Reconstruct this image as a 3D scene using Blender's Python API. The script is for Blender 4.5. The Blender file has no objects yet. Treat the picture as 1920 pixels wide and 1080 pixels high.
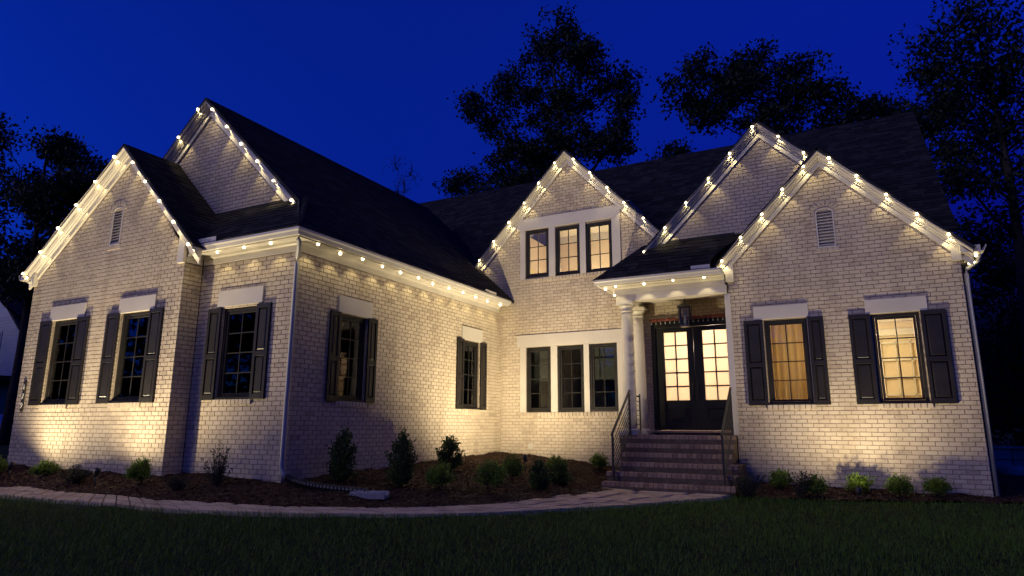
import bpy, math, random
import numpy as np
from mathutils import Vector, Matrix
random.seed(7); RNG = np.random.default_rng(11)
sc = bpy.context.scene
COL = sc.collection
R = math.radians

# ------------------------------------------------------------------ camera, sky, exposure
cam_d = bpy.data.cameras.new('camera'); cam = bpy.data.objects.new('camera', cam_d); COL.objects.link(cam)
PIT, YAW, ROL = R(11.88), R(27.92), R(0.2)
FW = Vector((-math.sin(YAW)*math.cos(PIT), math.cos(YAW)*math.cos(PIT), math.sin(PIT)))
r0 = Vector((math.cos(YAW), math.sin(YAW), 0)); u0 = r0.cross(FW)
RT = r0*math.cos(ROL)+u0*math.sin(ROL); UP = -r0*math.sin(ROL)+u0*math.cos(ROL)
CAMP = Vector((0, 0, 1.3))
m = Matrix((RT, UP, -FW)).transposed().to_4x4(); m.translation = CAMP
cam.matrix_world = m
cam_d.sensor_width = 36; cam_d.lens = 1225/1920*36; cam_d.clip_end = 2000; cam_d.clip_start = .05
sc.camera = cam
world = bpy.data.worlds.new('World'); sc.world = world; world.use_nodes = True
wn = world.node_tree.nodes; wl = world.node_tree.links
bg = wn['Background']
sky = wn.new('ShaderNodeTexSky'); sky.sky_type = 'NISHITA'; sky.sun_disc = False
sky.sun_elevation = R(-3.0); sky.sun_rotation = R(213); sky.ozone_density = 8; sky.dust_density = .3; sky.air_density = 1.0
tint = wn.new('ShaderNodeMix'); tint.data_type = 'RGBA'; tint.blend_type = 'MULTIPLY'; tint.inputs[0].default_value = 1
tint.inputs[7].default_value = (0.05, 0.72, 1.0, 1)          # the camera's tungsten white balance: dusk turns deep blue
wl.new(sky.outputs[0], tint.inputs[6]); wl.new(tint.outputs[2], bg.inputs[0]); bg.inputs[1].default_value = 6.0
sc.view_settings.view_transform = 'Standard'; sc.view_settings.look = 'None'; sc.view_settings.exposure = 0; sc.view_settings.gamma = 1
sun_d = bpy.data.lights.new('sun', 'SUN'); sun_d.energy = .50; sun_d.angle = R(25); sun_d.color = (1, .83, .58)      # dim warm fill lamp added to stand in for the dusk glow
sun = bpy.data.objects.new('sun', sun_d); COL.objects.link(sun); sun.rotation_euler = Vector((.53, .72, -.42)).to_track_quat('-Z', 'Y').to_euler()
UPLIGHT_W = 620; BULB_W = 6.0; BULB_EMIT = 13; ROOM_W = 260
WARM = (1.0, .82, .52); WARM2 = (1.0, .83, .42)

# ------------------------------------------------------------------ materials
def mat(name, col=(.5,.5,.5), rough=.6, spec=.5, metal=0):
    M = bpy.data.materials.new(name); M.use_nodes = True
    b = M.node_tree.nodes['Principled BSDF']
    b.inputs['Base Color'].default_value = (*col, 1); b.inputs['Roughness'].default_value = rough
    b.inputs['Specular IOR Level'].default_value = spec; b.inputs['Metallic'].default_value = metal
    return M
def nd(M, t, **k):
    n = M.node_tree.nodes.new(t)
    for a, v in k.items(): setattr(n, a, v)
    return n
def lk(M, a, b): M.node_tree.links.new(a, b)
def ramp(M, stops):
    n = nd(M, 'ShaderNodeValToRGB'); e = n.color_ramp.elements
    while len(e) < len(stops): e.new(.5)
    for i, (p, c) in enumerate(stops): e[i].position = p; e[i].color = (*c, 1)
    return n
def noisy(name, c1, c2, scale=3, rough=.7, bump=0, bscale=None, spec=.4, detail=6, lo=.35, hi=.65, dist=.02):
    M = mat(name, c1, rough, spec); b = M.node_tree.nodes['Principled BSDF']
    g = nd(M, 'ShaderNodeNewGeometry')
    n = nd(M, 'ShaderNodeTexNoise'); n.inputs['Scale'].default_value = scale; n.inputs['Detail'].default_value = detail
    lk(M, g.outputs['Position'], n.inputs['Vector'])
    r = ramp(M, [(lo, c1), (hi, c2)]); lk(M, n.outputs['Fac'], r.inputs[0]); lk(M, r.outputs[0], b.inputs['Base Color'])
    if bump:
        n2 = nd(M, 'ShaderNodeTexNoise'); n2.inputs['Scale'].default_value = bscale or scale*6; n2.inputs['Detail'].default_value = 8
        lk(M, g.outputs['Position'], n2.inputs['Vector'])
        bp = nd(M, 'ShaderNodeBump'); bp.inputs['Strength'].default_value = bump; bp.inputs['Distance'].default_value = dist
        lk(M, n2.outputs['Fac'], bp.inputs['Height']); lk(M, bp.outputs[0], b.inputs['Normal'])
    return M
def brick_mat(name, stops, wash):
    M = mat(name, (.5,.45,.4), .85, .25); b = M.node_tree.nodes['Principled BSDF']
    g = nd(M, 'ShaderNodeNewGeometry'); oi = nd(M, 'ShaderNodeObjectInfo')
    a = nd(M, 'ShaderNodeMath', operation='ADD'); fr = nd(M, 'ShaderNodeMath', operation='FRACT')
    lk(M, g.outputs['Random Per Island'], a.inputs[0]); lk(M, oi.outputs['Random'], a.inputs[1]); lk(M, a.outputs[0], fr.inputs[0])
    r = ramp(M, stops); lk(M, fr.outputs[0], r.inputs[0])
    n = nd(M, 'ShaderNodeTexNoise'); n.inputs['Scale'].default_value = 16; n.inputs['Detail'].default_value = 7; n.inputs['Roughness'].default_value = .7
    lk(M, g.outputs['Position'], n.inputs['Vector'])
    n3 = nd(M, 'ShaderNodeTexNoise'); n3.inputs['Scale'].default_value = 1.1; n3.inputs['Detail'].default_value = 3
    lk(M, g.outputs['Position'], n3.inputs['Vector'])
    ad = nd(M, 'ShaderNodeMath', operation='MULTIPLY_ADD'); ad.inputs[1].default_value = .6
    lk(M, n3.outputs['Fac'], ad.inputs[0]); lk(M, n.outputs['Fac'], ad.inputs[2])
    mr = nd(M, 'ShaderNodeMapRange'); mr.inputs[1].default_value = .6; mr.inputs[2].default_value = .98; mr.inputs[3].default_value = .15; mr.inputs[4].default_value = .9
    lk(M, ad.outputs[0], mr.inputs[0])
    mx = nd(M, 'ShaderNodeMix', data_type='RGBA'); lk(M, mr.outputs[0], mx.inputs[0]); lk(M, r.outputs[0], mx.inputs[6]); mx.inputs[7].default_value = (*wash, 1)
    sm = nd(M, 'ShaderNodeMapping'); sm.inputs['Scale'].default_value = (2.2, 2.2, .5); lk(M, g.outputs['Position'], sm.inputs[0])
    n4 = nd(M, 'ShaderNodeTexNoise'); n4.inputs['Scale'].default_value = 1.3; n4.inputs['Detail'].default_value = 6; lk(M, sm.outputs[0], n4.inputs['Vector'])
    r4 = ramp(M, [(.36, (.86,.85,.83)), (.56, (1,1,1))]); lk(M, n4.outputs['Fac'], r4.inputs[0])
    m4 = nd(M, 'ShaderNodeMix', data_type='RGBA', blend_type='MULTIPLY'); m4.inputs[0].default_value = 1; lk(M, mx.outputs[2], m4.inputs[6]); lk(M, r4.outputs[0], m4.inputs[7])
    lk(M, m4.outputs[2], b.inputs['Base Color'])
    n2 = nd(M, 'ShaderNodeTexNoise'); n2.inputs['Scale'].default_value = 45; n2.inputs['Detail'].default_value = 5
    lk(M, g.outputs['Position'], n2.inputs['Vector'])
    bp = nd(M, 'ShaderNodeBump'); bp.inputs['Strength'].default_value = .35; bp.inputs['Distance'].default_value = .004
    lk(M, n2.outputs['Fac'], bp.inputs['Height']); lk(M, bp.outputs[0], b.inputs['Normal'])
    return M
M_BRICK = brick_mat('whitewashed_brick', [(0,(.30,.235,.175)),(.10,(.38,.305,.23)),(.35,(.48,.40,.30)),(1,(.56,.475,.35))], (.60,.515,.385))
M_STEPB = brick_mat('step_brick', [(0,(.10,.05,.03)),(.3,(.25,.15,.09)),(1,(.42,.29,.19))], (.44,.32,.22))
M_MORTAR = noisy('mortar', (.27,.22,.17), (.35,.29,.225), 8, .95, .4, 60, .1)
M_STEPM = noisy('step_mortar', (.12,.09,.06), (.17,.13,.09), 8, .95, .4, 60, .1)
M_TRIM = noisy('white_trim_paint', (.52,.48,.41), (.58,.54,.46), 1.5, .42, 0, 30, .5)
M_ALU = noisy('white_aluminium', (.54,.51,.45), (.6,.57,.5), 2, .4, 0, 20, .5)
M_SPOUT = noisy('shade_toned_downspout', (.30,.30,.30), (.36,.36,.36), 2, .4, 0, 20, .4)  # white aluminium toned down, the spouts' shade put into the colour
M_BLACK = noisy('black_window_frame', (.014,.012,.010), (.022,.02,.017), 4, .5, .05, 30, .25)
M_SHUT = noisy('dark_shutter_paint', (.012,.010,.009), (.019,.016,.014), 3, .45, .08, 40, .35)
M_DOOR = noisy('dark_green_door_paint', (.013,.014,.009), (.02,.02,.013), 3, .5, .05, 40, .2)
M_IRON = noisy('black_iron', (.02,.018,.017), (.035,.03,.028), 10, .45, .05, 60, .5)
M_SHING = None
def shingle_mat():
    M = mat('charcoal_shingle', (.03,.03,.03), .92, .2); b = M.node_tree.nodes['Principled BSDF']
    g = nd(M, 'ShaderNodeNewGeometry')
    n = nd(M, 'ShaderNodeTexNoise'); n.inputs['Scale'].default_value = 7; n.inputs['Detail'].default_value = 4
    lk(M, g.outputs['Position'], n.inputs['Vector'])
    ad = nd(M, 'ShaderNodeMath', operation='ADD'); lk(M, g.outputs['Random Per Island'], ad.inputs[0]); lk(M, n.outputs['Fac'], ad.inputs[1])
    r = ramp(M, [(.4,(.014,.013,.012)),(.75,(.027,.025,.023)),(1,(.046,.042,.038))])
    ml = nd(M, 'ShaderNodeMath', operation='MULTIPLY'); ml.inputs[1].default_value = .62; lk(M, ad.outputs[0], ml.inputs[0]); lk(M, ml.outputs[0], r.inputs[0])
    lk(M, r.outputs[0], b.inputs['Base Color'])
    n2 = nd(M, 'ShaderNodeTexNoise'); n2.inputs['Scale'].default_value = 160; lk(M, g.outputs['Position'], n2.inputs['Vector'])
    bp = nd(M, 'ShaderNodeBump'); bp.inputs['Strength'].default_value = .6; bp.inputs['Distance'].default_value = .004
    lk(M, n2.outputs['Fac'], bp.inputs['Height']); lk(M, bp.outputs[0], b.inputs['Normal'])
    return M
M_SHING = shingle_mat()
M_ROOFD = mat('roof_deck', (.02,.02,.02), .9)
def glass_mat(name, tcol=(.85,.88,.86), base=.06):
    M = bpy.data.materials.new(name); M.use_nodes = True; n = M.node_tree.nodes; n.remove(n['Principled BSDF'])
    tr = nd(M, 'ShaderNodeBsdfTransparent'); tr.inputs[0].default_value = (*tcol, 1)
    gl = nd(M, 'ShaderNodeBsdfGlossy'); gl.inputs['Roughness'].default_value = .02
    fr = nd(M, 'ShaderNodeFresnel'); fr.inputs[0].default_value = 1.45
    mx = nd(M, 'ShaderNodeMixShader'); lk(M, fr.outputs[0], mx.inputs[0]); lk(M, tr.outputs[0], mx.inputs[1]); lk(M, gl.outputs[0], mx.inputs[2])
    lk(M, mx.outputs[0], n['Material Output'].inputs[0]); return M
M_GLASS = glass_mat('window_glass'); M_LGLASS = glass_mat('lantern_glass'); [setattr(n_.inputs[0], 'default_value', 1.18) for n_ in M_LGLASS.node_tree.nodes if n_.type == 'FRESNEL']
def frosted():
    M = bpy.data.materials.new('frosted_glass'); M.use_nodes = True; n = M.node_tree.nodes; n.remove(n['Principled BSDF'])
    t = nd(M, 'ShaderNodeBsdfTranslucent'); t.inputs[0].default_value = (.92,.86,.80,1)
    gl = nd(M, 'ShaderNodeBsdfGlossy'); gl.inputs['Roughness'].default_value = .25
    mx = nd(M, 'ShaderNodeMixShader'); mx.inputs[0].default_value = .06
    lk(M, t.outputs[0], mx.inputs[1]); lk(M, gl.outputs[0], mx.inputs[2]); lk(M, mx.outputs[0], n['Material Output'].inputs[0]); return M
M_FROST = frosted()
def emit(name, col, s):
    M = bpy.data.materials.new(name); M.use_nodes = True; n = M.node_tree.nodes; n.remove(n['Principled BSDF'])
    e = nd(M, 'ShaderNodeEmission'); e.inputs[0].default_value = (*col, 1); e.inputs[1].default_value = s
    lk(M, e.outputs[0], n['Material Output'].inputs[0]); return M
M_BULB = emit('warm_led', (1, .80, .46), BULB_EMIT)
M_LED = emit('floodlight_lens', (1, .85, .6), 3)
def leaf_mat(name, c1, c2, tl=.35):
    M = mat(name, c1, .55, .35); b = M.node_tree.nodes['Principled BSDF']; n = M.node_tree.nodes
    g = nd(M, 'ShaderNodeNewGeometry'); r = ramp(M, [(0, c1), (1, c2)]); lk(M, g.outputs['Random Per Island'], r.inputs[0])
    lk(M, r.outputs[0], b.inputs['Base Color'])
    t = nd(M, 'ShaderNodeBsdfTranslucent'); lk(M, r.outputs[0], t.inputs[0])
    mx = nd(M, 'ShaderNodeMixShader'); mx.inputs[0].default_value = tl
    lk(M, b.outputs[0], mx.inputs[1]); lk(M, t.outputs[0], mx.inputs[2]); lk(M, mx.outputs[0], n['Material Output'].inputs[0]); return M
M_ROOM = noisy('warm_room_paint', (.62,.50,.34), (.66,.54,.37), 1, .8)
M_CEIL = mat('room_ceiling', (.72,.66,.55), .8)
M_DARKROOM = mat('unlit_room', (.09,.09,.09), .9)
M_CURT = leaf_mat('tan_curtain_cloth', (.74,.62,.42), (.76,.64,.44), .6)
M_PALE = noisy('pale_curtain_cloth', (.42,.46,.40), (.52,.55,.48), 6, .9)
M_TREE = leaf_mat('tree_leaf', (.014,.024,.009), (.026,.042,.015))
M_BOX = leaf_mat('boxwood_leaf', (.09,.16,.022), (.23,.36,.05))
M_HOLLY = leaf_mat('holly_leaf', (.04,.075,.02), (.09,.145,.035))
M_WISP = leaf_mat('wispy_leaf', (.035,.045,.025), (.075,.085,.045))
M_GRASS = leaf_mat('grass_blade', (.055,.12,.012), (.11,.21,.022), .3)
M_BARK = noisy('bark', (.03,.024,.02), (.06,.05,.042), 6, .95, .6, 30, .1)
M_LAWN = noisy('lawn_soil', (.012,.02,.007), (.022,.03,.012), 2, .95, .5, 30, .1)
M_MULCH = noisy('dark_mulch', (.027,.014,.009), (.056,.03,.019), 9, .95, 1.0, 40, .1, dist=.03)
M_CHIP = leaf_mat('mulch_chip', (.024,.013,.008), (.08,.044,.028), .0)
M_PAVE = noisy('stamped_paving', (.40,.31,.19), (.56,.45,.30), 3, .85, .6, 26, .3)
M_PJOINT = mat('paving_joint', (.10,.085,.075), .95)
M_PIPE = mat('black_corrugated_plastic', (.012,.012,.013), .5)
M_BLOCK = noisy('grey_concrete', (.26,.25,.24), (.34,.33,.31), 12, .9, .4, 60, .2)
M_RED = noisy('red_brown_garland', (.16,.035,.025), (.30,.08,.05), 20, .7)
M_SIDING = noisy('neighbour_siding', (.55,.57,.60), (.60,.62,.65), 1, .8)
M_STONE = noisy('retaining_stone', (.20,.19,.18), (.32,.30,.28), 3, .9, .6, 12, .2)
M_CARP = mat('white_car_paint', (.62,.64,.66), .25, .6)
M_TYRE = mat('tyre_rubber', (.015,.015,.015), .8)
M_NUM = mat('white_number', (.75,.74,.70), .5)

# ------------------------------------------------------------------ mesh helpers
def tag(o, label=None, cat=None, group=None, kind=None):
    if label: o['label'] = label
    if cat: o['category'] = cat
    if group: o['group'] = group
    if kind: o['kind'] = kind
    return o
def empty(name, loc=(0,0,0), parent=None):
    o = bpy.data.objects.new(name, None); COL.objects.link(o); o.location = loc; o.empty_display_size = .1
    if parent: o.parent = parent
    return o
def link(name, me, parent=None, loc=None):
    o = bpy.data.objects.new(name, me); COL.objects.link(o)
    if parent:
        o.parent = parent
        # vertices are given in world space: cancel the parent's place
        off = Vector((0,0,0)); p = parent
        while p: off += Vector(p.location); p = p.parent
        if loc is None: o.location = -off
        else: o.location = Vector(loc)-off
    elif loc is not None: o.location = loc
    return o
class MB:
    def __init__(s): s.v = []; s.f = []
    def add(s, vs, fs):
        k = len(s.v); s.v += [tuple(p) for p in vs]; s.f += [tuple(i+k for i in f) for f in fs]; return s
    def box(s, x0, x1, y0, y1, z0, z1):
        if x0 > x1: x0, x1 = x1, x0
        if y0 > y1: y0, y1 = y1, y0
        if z0 > z1: z0, z1 = z1, z0
        return s.add([(x0,y0,z0),(x1,y0,z0),(x1,y1,z0),(x0,y1,z0),(x0,y0,z1),(x1,y0,z1),(x1,y1,z1),(x0,y1,z1)],
                     [(0,3,2,1),(4,5,6,7),(0,1,5,4),(1,2,6,5),(2,3,7,6),(3,0,4,7)])
    def hexa(s, a, b):                       # two quads, bottom a and top b
        return s.add(list(a)+list(b), [(3,2,1,0),(4,5,6,7),(0,1,5,4),(1,2,6,5),(2,3,7,6),(3,0,4,7)])
    def sweep(s, prof, A, B, n, h):          # profile [(n,h)] from A to B, n/h direction vectors
        A, B, n, h = map(Vector, (A, B, n, h)); k = len(prof)
        vs = [A+n*p+h*q for p, q in prof]+[B+n*p+h*q for p, q in prof]
        return s.add(vs, [(i, (i+1)%k, k+(i+1)%k, k+i) for i in range(k)]+[tuple(range(k))[::-1], tuple(range(k, 2*k))])
    def tube(s, pts, rs, n=6, cap=True):
        pts = [Vector(p) for p in pts]; rings = []
        if not hasattr(rs, '__len__'): rs = [rs]*len(pts)
        for i, p in enumerate(pts):
            d = (pts[min(i+1, len(pts)-1)]-pts[max(i-1, 0)]); d = d.normalized() if d.length > 1e-9 else Vector((0,0,1))
            a = d.orthogonal() if abs(d.z) > .95 else d.cross(Vector((0,0,1))); a.normalize(); b = d.cross(a)
            rings.append([p+(a*math.cos(2*math.pi*j/n)+b*math.sin(2*math.pi*j/n))*rs[i] for j in range(n)])
        vs = [q for r_ in rings for q in r_]; fs = []
        for i in range(len(pts)-1):
            for j in range(n): fs.append((i*n+j, i*n+(j+1)%n, (i+1)*n+(j+1)%n, (i+1)*n+j))
        if cap: fs += [tuple(range(n))[::-1], tuple((len(pts)-1)*n+j for j in range(n))]
        return s.add(vs, fs)
    def lathe(s, c, prof, n=28):
        vs = []; fs = []
        for r_, z in prof:
            for j in range(n): vs.append((c[0]+r_*math.cos(2*math.pi*j/n), c[1]+r_*math.sin(2*math.pi*j/n), z))
        for i in range(len(prof)-1):
            for j in range(n): fs.append((i*n+j, i*n+(j+1)%n, (i+1)*n+(j+1)%n, (i+1)*n+j))
        fs += [tuple(range(n))[::-1], tuple((len(prof)-1)*n+j for j in range(n))]
        return s.add(vs, fs)
    def ball(s, c, r_, n=8, k=5, sx=1, sy=1, sz=1):
        vs = [(c[0], c[1], c[2]-r_*sz)]; fs = []
        for i in range(1, k):
            t = math.pi*i/k
            for j in range(n): vs.append((c[0]+r_*sx*math.sin(t)*math.cos(2*math.pi*j/n), c[1]+r_*sy*math.sin(t)*math.sin(2*math.pi*j/n), c[2]-r_*sz*math.cos(t)))
        vs.append((c[0], c[1], c[2]+r_*sz)); top = len(vs)-1
        for j in range(n):
            fs.append((0, 1+(j+1)%n, 1+j)); fs.append((top, 1+(k-2)*n+j, 1+(k-2)*n+(j+1)%n))
            for i in range(k-2): fs.append((1+i*n+j, 1+i*n+(j+1)%n, 1+(i+1)*n+(j+1)%n, 1+(i+1)*n+j))
        return s.add(vs, fs)
    def mesh(s, name, m_, smooth=False):
        me = bpy.data.meshes.new(name); me.from_pydata(s.v, [], s.f); me.update()
        if m_: me.materials.append(m_)
        if smooth: me.polygons.foreach_set('use_smooth', [True]*len(me.polygons))
        return me
    def build(s, name, m_, parent=None, smooth=False, bevel=0):
        o = link(name, s.mesh(name, m_, smooth), parent)
        if bevel:
            b = o.modifiers.new('bevel', 'BEVEL'); b.width = bevel; b.segments = 2; b.limit_method = 'ANGLE'
        return o
def np_mesh(name, V, F, m_, parent=None):
    """V (n,3), F (m,k) with one k"""
    me = bpy.data.meshes.new(name); V = np.asarray(V, np.float32); F = np.asarray(F, np.int32); k = F.shape[1]
    me.vertices.add(len(V)); me.vertices.foreach_set('co', V.ravel())
    me.loops.add(F.size); me.loops.foreach_set('vertex_index', F.ravel())
    me.polygons.add(len(F)); me.polygons.foreach_set('loop_start', np.arange(len(F), dtype=np.int32)*k)
    me.polygons.foreach_set('use_smooth', [False]*len(F)); me.update(calc_edges=True); me.validate(); me.materials.append(m_)
    return link(name, me, parent)
def pip(px, py, poly):
    px, py = np.asarray(px), np.asarray(py); inside = np.zeros(px.shape, bool); n = len(poly)
    for i in range(n):
        x1, y1 = poly[i]; x2, y2 = poly[(i+1)%n]
        if y1 == y2: continue
        c = ((y1 > py) != (y2 > py)) & (px < (x2-x1)*(py-y1)/(y2-y1)+x1); inside ^= c
    return inside

# ------------------------------------------------------------------ ground
GC = np.array([(-24,7.7,.55),(-18,7.7,.5),(-16.3,7.7,.45),(-13.5,7.7,.41),(-11,7.7,.37),(-8.57,8.09,.33),(-8.5,10.5,.42),(-8.5,13,.52),(-8.5,15.5,.58),(-6.5,15.5,.42),(-5.2,15.5,.28),(-4.9,13.5,.09),
(-2.3,14.4,.17),(0,14.4,.12),(1.87,14.4,.08),(4,14.6,.02),(8,16,-.05),
(-14.4,6.75,.16),(-11.9,6.7,.16),(-9.3,6.65,.14),(-7.6,7.2,.11),(-6,8.2,.07),(-4.6,10,.03),(-3.6,12.3,.01),
(-1.5,12.6,.0),(0,12.5,-.03),(-2,9,-.09),(0,6,-.2),(0,0,-.25),(-8,4,-.08),(-12,5,.03),(-18,5.5,.12),(-20,0,-.1),(10,6,-.25),(6,12,-.1),
(-30,20,.3),(-30,13,.2),(-16,20,.5),(20,30,-.1),(0,60,.3),(-40,60,.4),(40,60,-.1),(-45,0,0),(45,0,-.3),(0,-25,-.3),(-9,20,.5),(-3,20,.3)])
def _k(r2): return np.where(r2 > 0, .5*r2*np.log(np.maximum(r2, 1e-12)), 0)
_n = len(GC); _A = np.zeros((_n+3, _n+3)); _A[:_n,:_n] = _k(((GC[:,None,:2]-GC[None,:,:2])**2).sum(2))
_A[:_n,_n] = 1; _A[:_n,_n+1:] = GC[:,:2]; _A[_n,:_n] = 1; _A[_n+1:,:_n] = GC[:,:2].T
_w = np.linalg.solve(_A, np.r_[GC[:,2], 0, 0, 0])
def gz(X, Y):
    X = np.clip(np.asarray(X, float), -45, 45); Y = np.clip(np.asarray(Y, float), -25, 60)
    r2 = (X[..., None]-GC[:,0])**2+(Y[..., None]-GC[:,1])**2
    return _k(r2)@_w[:_n]+_w[_n]+_w[_n+1]*X+_w[_n+2]*Y
def grid_mesh(name, xs, ys, zf, m_, keep=None):
    X, Y = np.meshgrid(xs, ys); Z = zf(X, Y); nx, ny = len(xs), len(ys)
    V = np.stack([X, Y, Z], -1).reshape(-1, 3)
    i = (np.arange(ny-1)[:, None]*nx+np.arange(nx-1)[None]).ravel(); F = np.stack([i, i+1, i+nx+1, i+nx], 1)
    if keep is not None:
        c = V[F].mean(1); F = F[keep(c[:,0], c[:,1])]
    o = np_mesh(name, V, F, m_); o.data.polygons.foreach_set('use_smooth', [True]*len(o.data.polygons)); return o
xs = np.r_[-600, -300, -150, -80, np.arange(-45, -20, 2.5), np.arange(-20, 10, .3), np.arange(10, 46, 2.5), 80, 150, 300, 600]
ys = np.r_[-300, -100, -50, np.arange(-25, 2, 2.5), np.arange(2, 17, .3), np.arange(17, 61, 2.5), 80, 150, 300, 600, 900]

PT = [(-17.6,6.75),(-14.29,6.71),(-12.45,6.67),(-10.8,6.6),(-9.53,6.65),(-7.94,7.06),(-7.38,7.34),(-6.46,7.9),(-5.55,8.94),(-5.18,9.62),(-5.0,10.89),(-4.85,12.0),(-4.82,12.93)]
PB = [(-17.6,6.05),(-13.38,6.15),(-11.16,6.13),(-9.46,6.25),(-8.28,6.5),(-7.2,7.0),(-6.0,7.75),(-5.34,8.28),(-4.59,9.22),(-3.78,10.6),(-3.19,11.7),(-2.5,12.5),(-2.2,12.93)]
def resample(P, n):
    P = np.array(P, float)
    for _ in range(2):                       # Chaikin
        Q = [P[0]]
        for a, b in zip(P[:-1], P[1:]): Q += [a*.75+b*.25, a*.25+b*.75]
        P = np.array(Q+[P[-1]])
    d = np.r_[0, np.cumsum(np.hypot(*np.diff(P, axis=0).T))]; t = np.linspace(0, d[-1], n)
    return np.stack([np.interp(t, d, P[:,0]), np.interp(t, d, P[:,1])], 1)
NP_ = 61
pt, pb = resample(PT, NP_), resample(PB, NP_)
tag(grid_mesh('ground', xs, ys, lambda X, Y: gz(X, Y)-.12*pip(X, Y, [tuple(p) for p in pb]+[tuple(p) for p in pt[::-1]]), M_LAWN), kind='structure')
path = MB()
for i in range(NP_-1):
    q = [pb[i], pb[i+1], pt[i+1], pt[i]]
    path.hexa([(p[0], p[1], float(gz(*p))-.15) for p in q], [(p[0], p[1], float(gz(*p))-.03) for p in q])
path = path.build('path', M_PJOINT); tag(path, kind='structure')
for i in range(0, NP_-1, 1):
    ncol = 2 if i > 44 else 1
    cuts = [0]+sorted(random.uniform(.36, .64)+(i%2)*.0 for _ in range(1)) + [1]
    if i > 44: cuts = [0, random.uniform(.28,.38), random.uniform(.6,.72), 1]
    for a, b in zip(cuts[:-1], cuts[1:]):
        j = .008; L = lambda s, k: pb[k]*(1-s)+pt[k]*s
        e = .06
        q = [L(a+.012, i), L(a+.012, i+1), L(b-.012, i+1), L(b-.012, i)]
        c = sum(q)/4; q = [c+(p-c)*.965 for p in q]; dz = .03+random.uniform(-.004, .004)
        q2 = [c+(p-c)*.93 for p in q]
        MB().hexa([(p[0], p[1], float(gz(*p))-.04) for p in q], [(p[0], p[1], float(gz(*p))+dz) for p in q2]).build('paving_stone', M_PAVE, path)
BED_L = [(-17.6,7.9),(-11.0,7.9),(-11.0,8.3),(-8.7,8.3),(-8.7,15.75),(-4.6,15.75),(-4.6,12.9)]+[tuple(p*.88+q*.12) for p, q in zip(pt[::-1], pb[::-1])]
BED_R = [(-2.35,12.85),(-1.6,12.9),(-1.0,13.0),(.5,13.42),(1.5,13.75),(2.4,14.0),(3.6,14.3),(4.6,15.2),(4.2,17),(1.8,17),(1.8,14.6),(-2.35,14.6)]
def in_bed(X, Y): return pip(X, Y, BED_L) | pip(X, Y, BED_R)
def mound(X, Y): return gz(X, Y)+.028+.02*np.sin(X*5.1+Y*2)*np.sin(Y*4.3-X)+.012*np.sin(X*17)*np.sin(Y*15+1)
tag(grid_mesh('mulch_bed', np.arange(-17.6, 4.7, .1), np.arange(6.3, 17, .1), mound, M_MULCH, in_bed), kind='structure')
# loose chips
n = 60000; X = RNG.uniform(-17.5, 4.5, n); Y = RNG.uniform(6.4, 15.7, n); k = in_bed(X, Y); X, Y = X[k], Y[k]; n = len(X)
a = RNG.uniform(0, 2*np.pi, n); l = RNG.uniform(.012, .035, n); w = RNG.uniform(.004, .010, n); t1 = RNG.uniform(-.5, .5, n)
c = np.stack([X, Y, mound(X, Y)+.008], 1); dx = np.stack([np.cos(a)*l, np.sin(a)*l, t1*l], 1); dy = np.stack([-np.sin(a)*w, np.cos(a)*w, RNG.uniform(-.6,.6,n)*w], 1)
V = np.stack([c-dx-dy, c+dx-dy, c+dx+dy, c-dx+dy], 1).reshape(-1, 3); F = np.arange(4*n).reshape(-1, 4)
tag(np_mesh('mulch_chips', V, F, M_CHIP), 'loose brown bark mulch chips covering the planting beds', 'mulch', kind='stuff')
# lawn blades
LAWN = [tuple(p) for p in pb]+[(-2.3,12.87),(-1.6,12.9),(-1.0,12.99),(.5,13.4),(1.5,13.72),(2.4,13.98),(3.6,14.25),(4.7,15.1),(9,16),(9,3.4),(-17.6,3.0)]
n = 420000; X = RNG.uniform(-17.6, 9, n); Y = RNG.uniform(3.2, 16, n)
k = pip(X, Y, LAWN) & (RNG.uniform(0, 1, n) < np.clip(1.25-.05*np.hypot(X+3, Y-8), .3, 1)); X, Y = X[k], Y[k]; n = len(X)
patch = .5+.5*np.sin(X*1.7+1.3*np.sin(Y*1.1))*np.sin(Y*1.9+X*.6)
h = RNG.uniform(.035, .085, n)*(.75+.5*patch); a = RNG.uniform(0, 2*np.pi, n); ln = RNG.uniform(.1, .8, n)*h; w = RNG.uniform(.003, .0055, n)
b0 = np.stack([X, Y, gz(X, Y)-.005], 1); sd = np.stack([-np.sin(a)*w, np.cos(a)*w, 0*w], 1); ll = a+RNG.uniform(-.6, .6, n)
tip = b0+np.stack([np.cos(ll)*ln, np.sin(ll)*ln, h], 1)
V = np.stack([b0-sd, b0+sd, tip], 1).reshape(-1, 3); F = np.arange(3*n).reshape(-1, 3)
tag(np_mesh('grass', V, F, M_GRASS), 'short dark lawn grass in front of the curved path', 'grass', kind='stuff')

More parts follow.
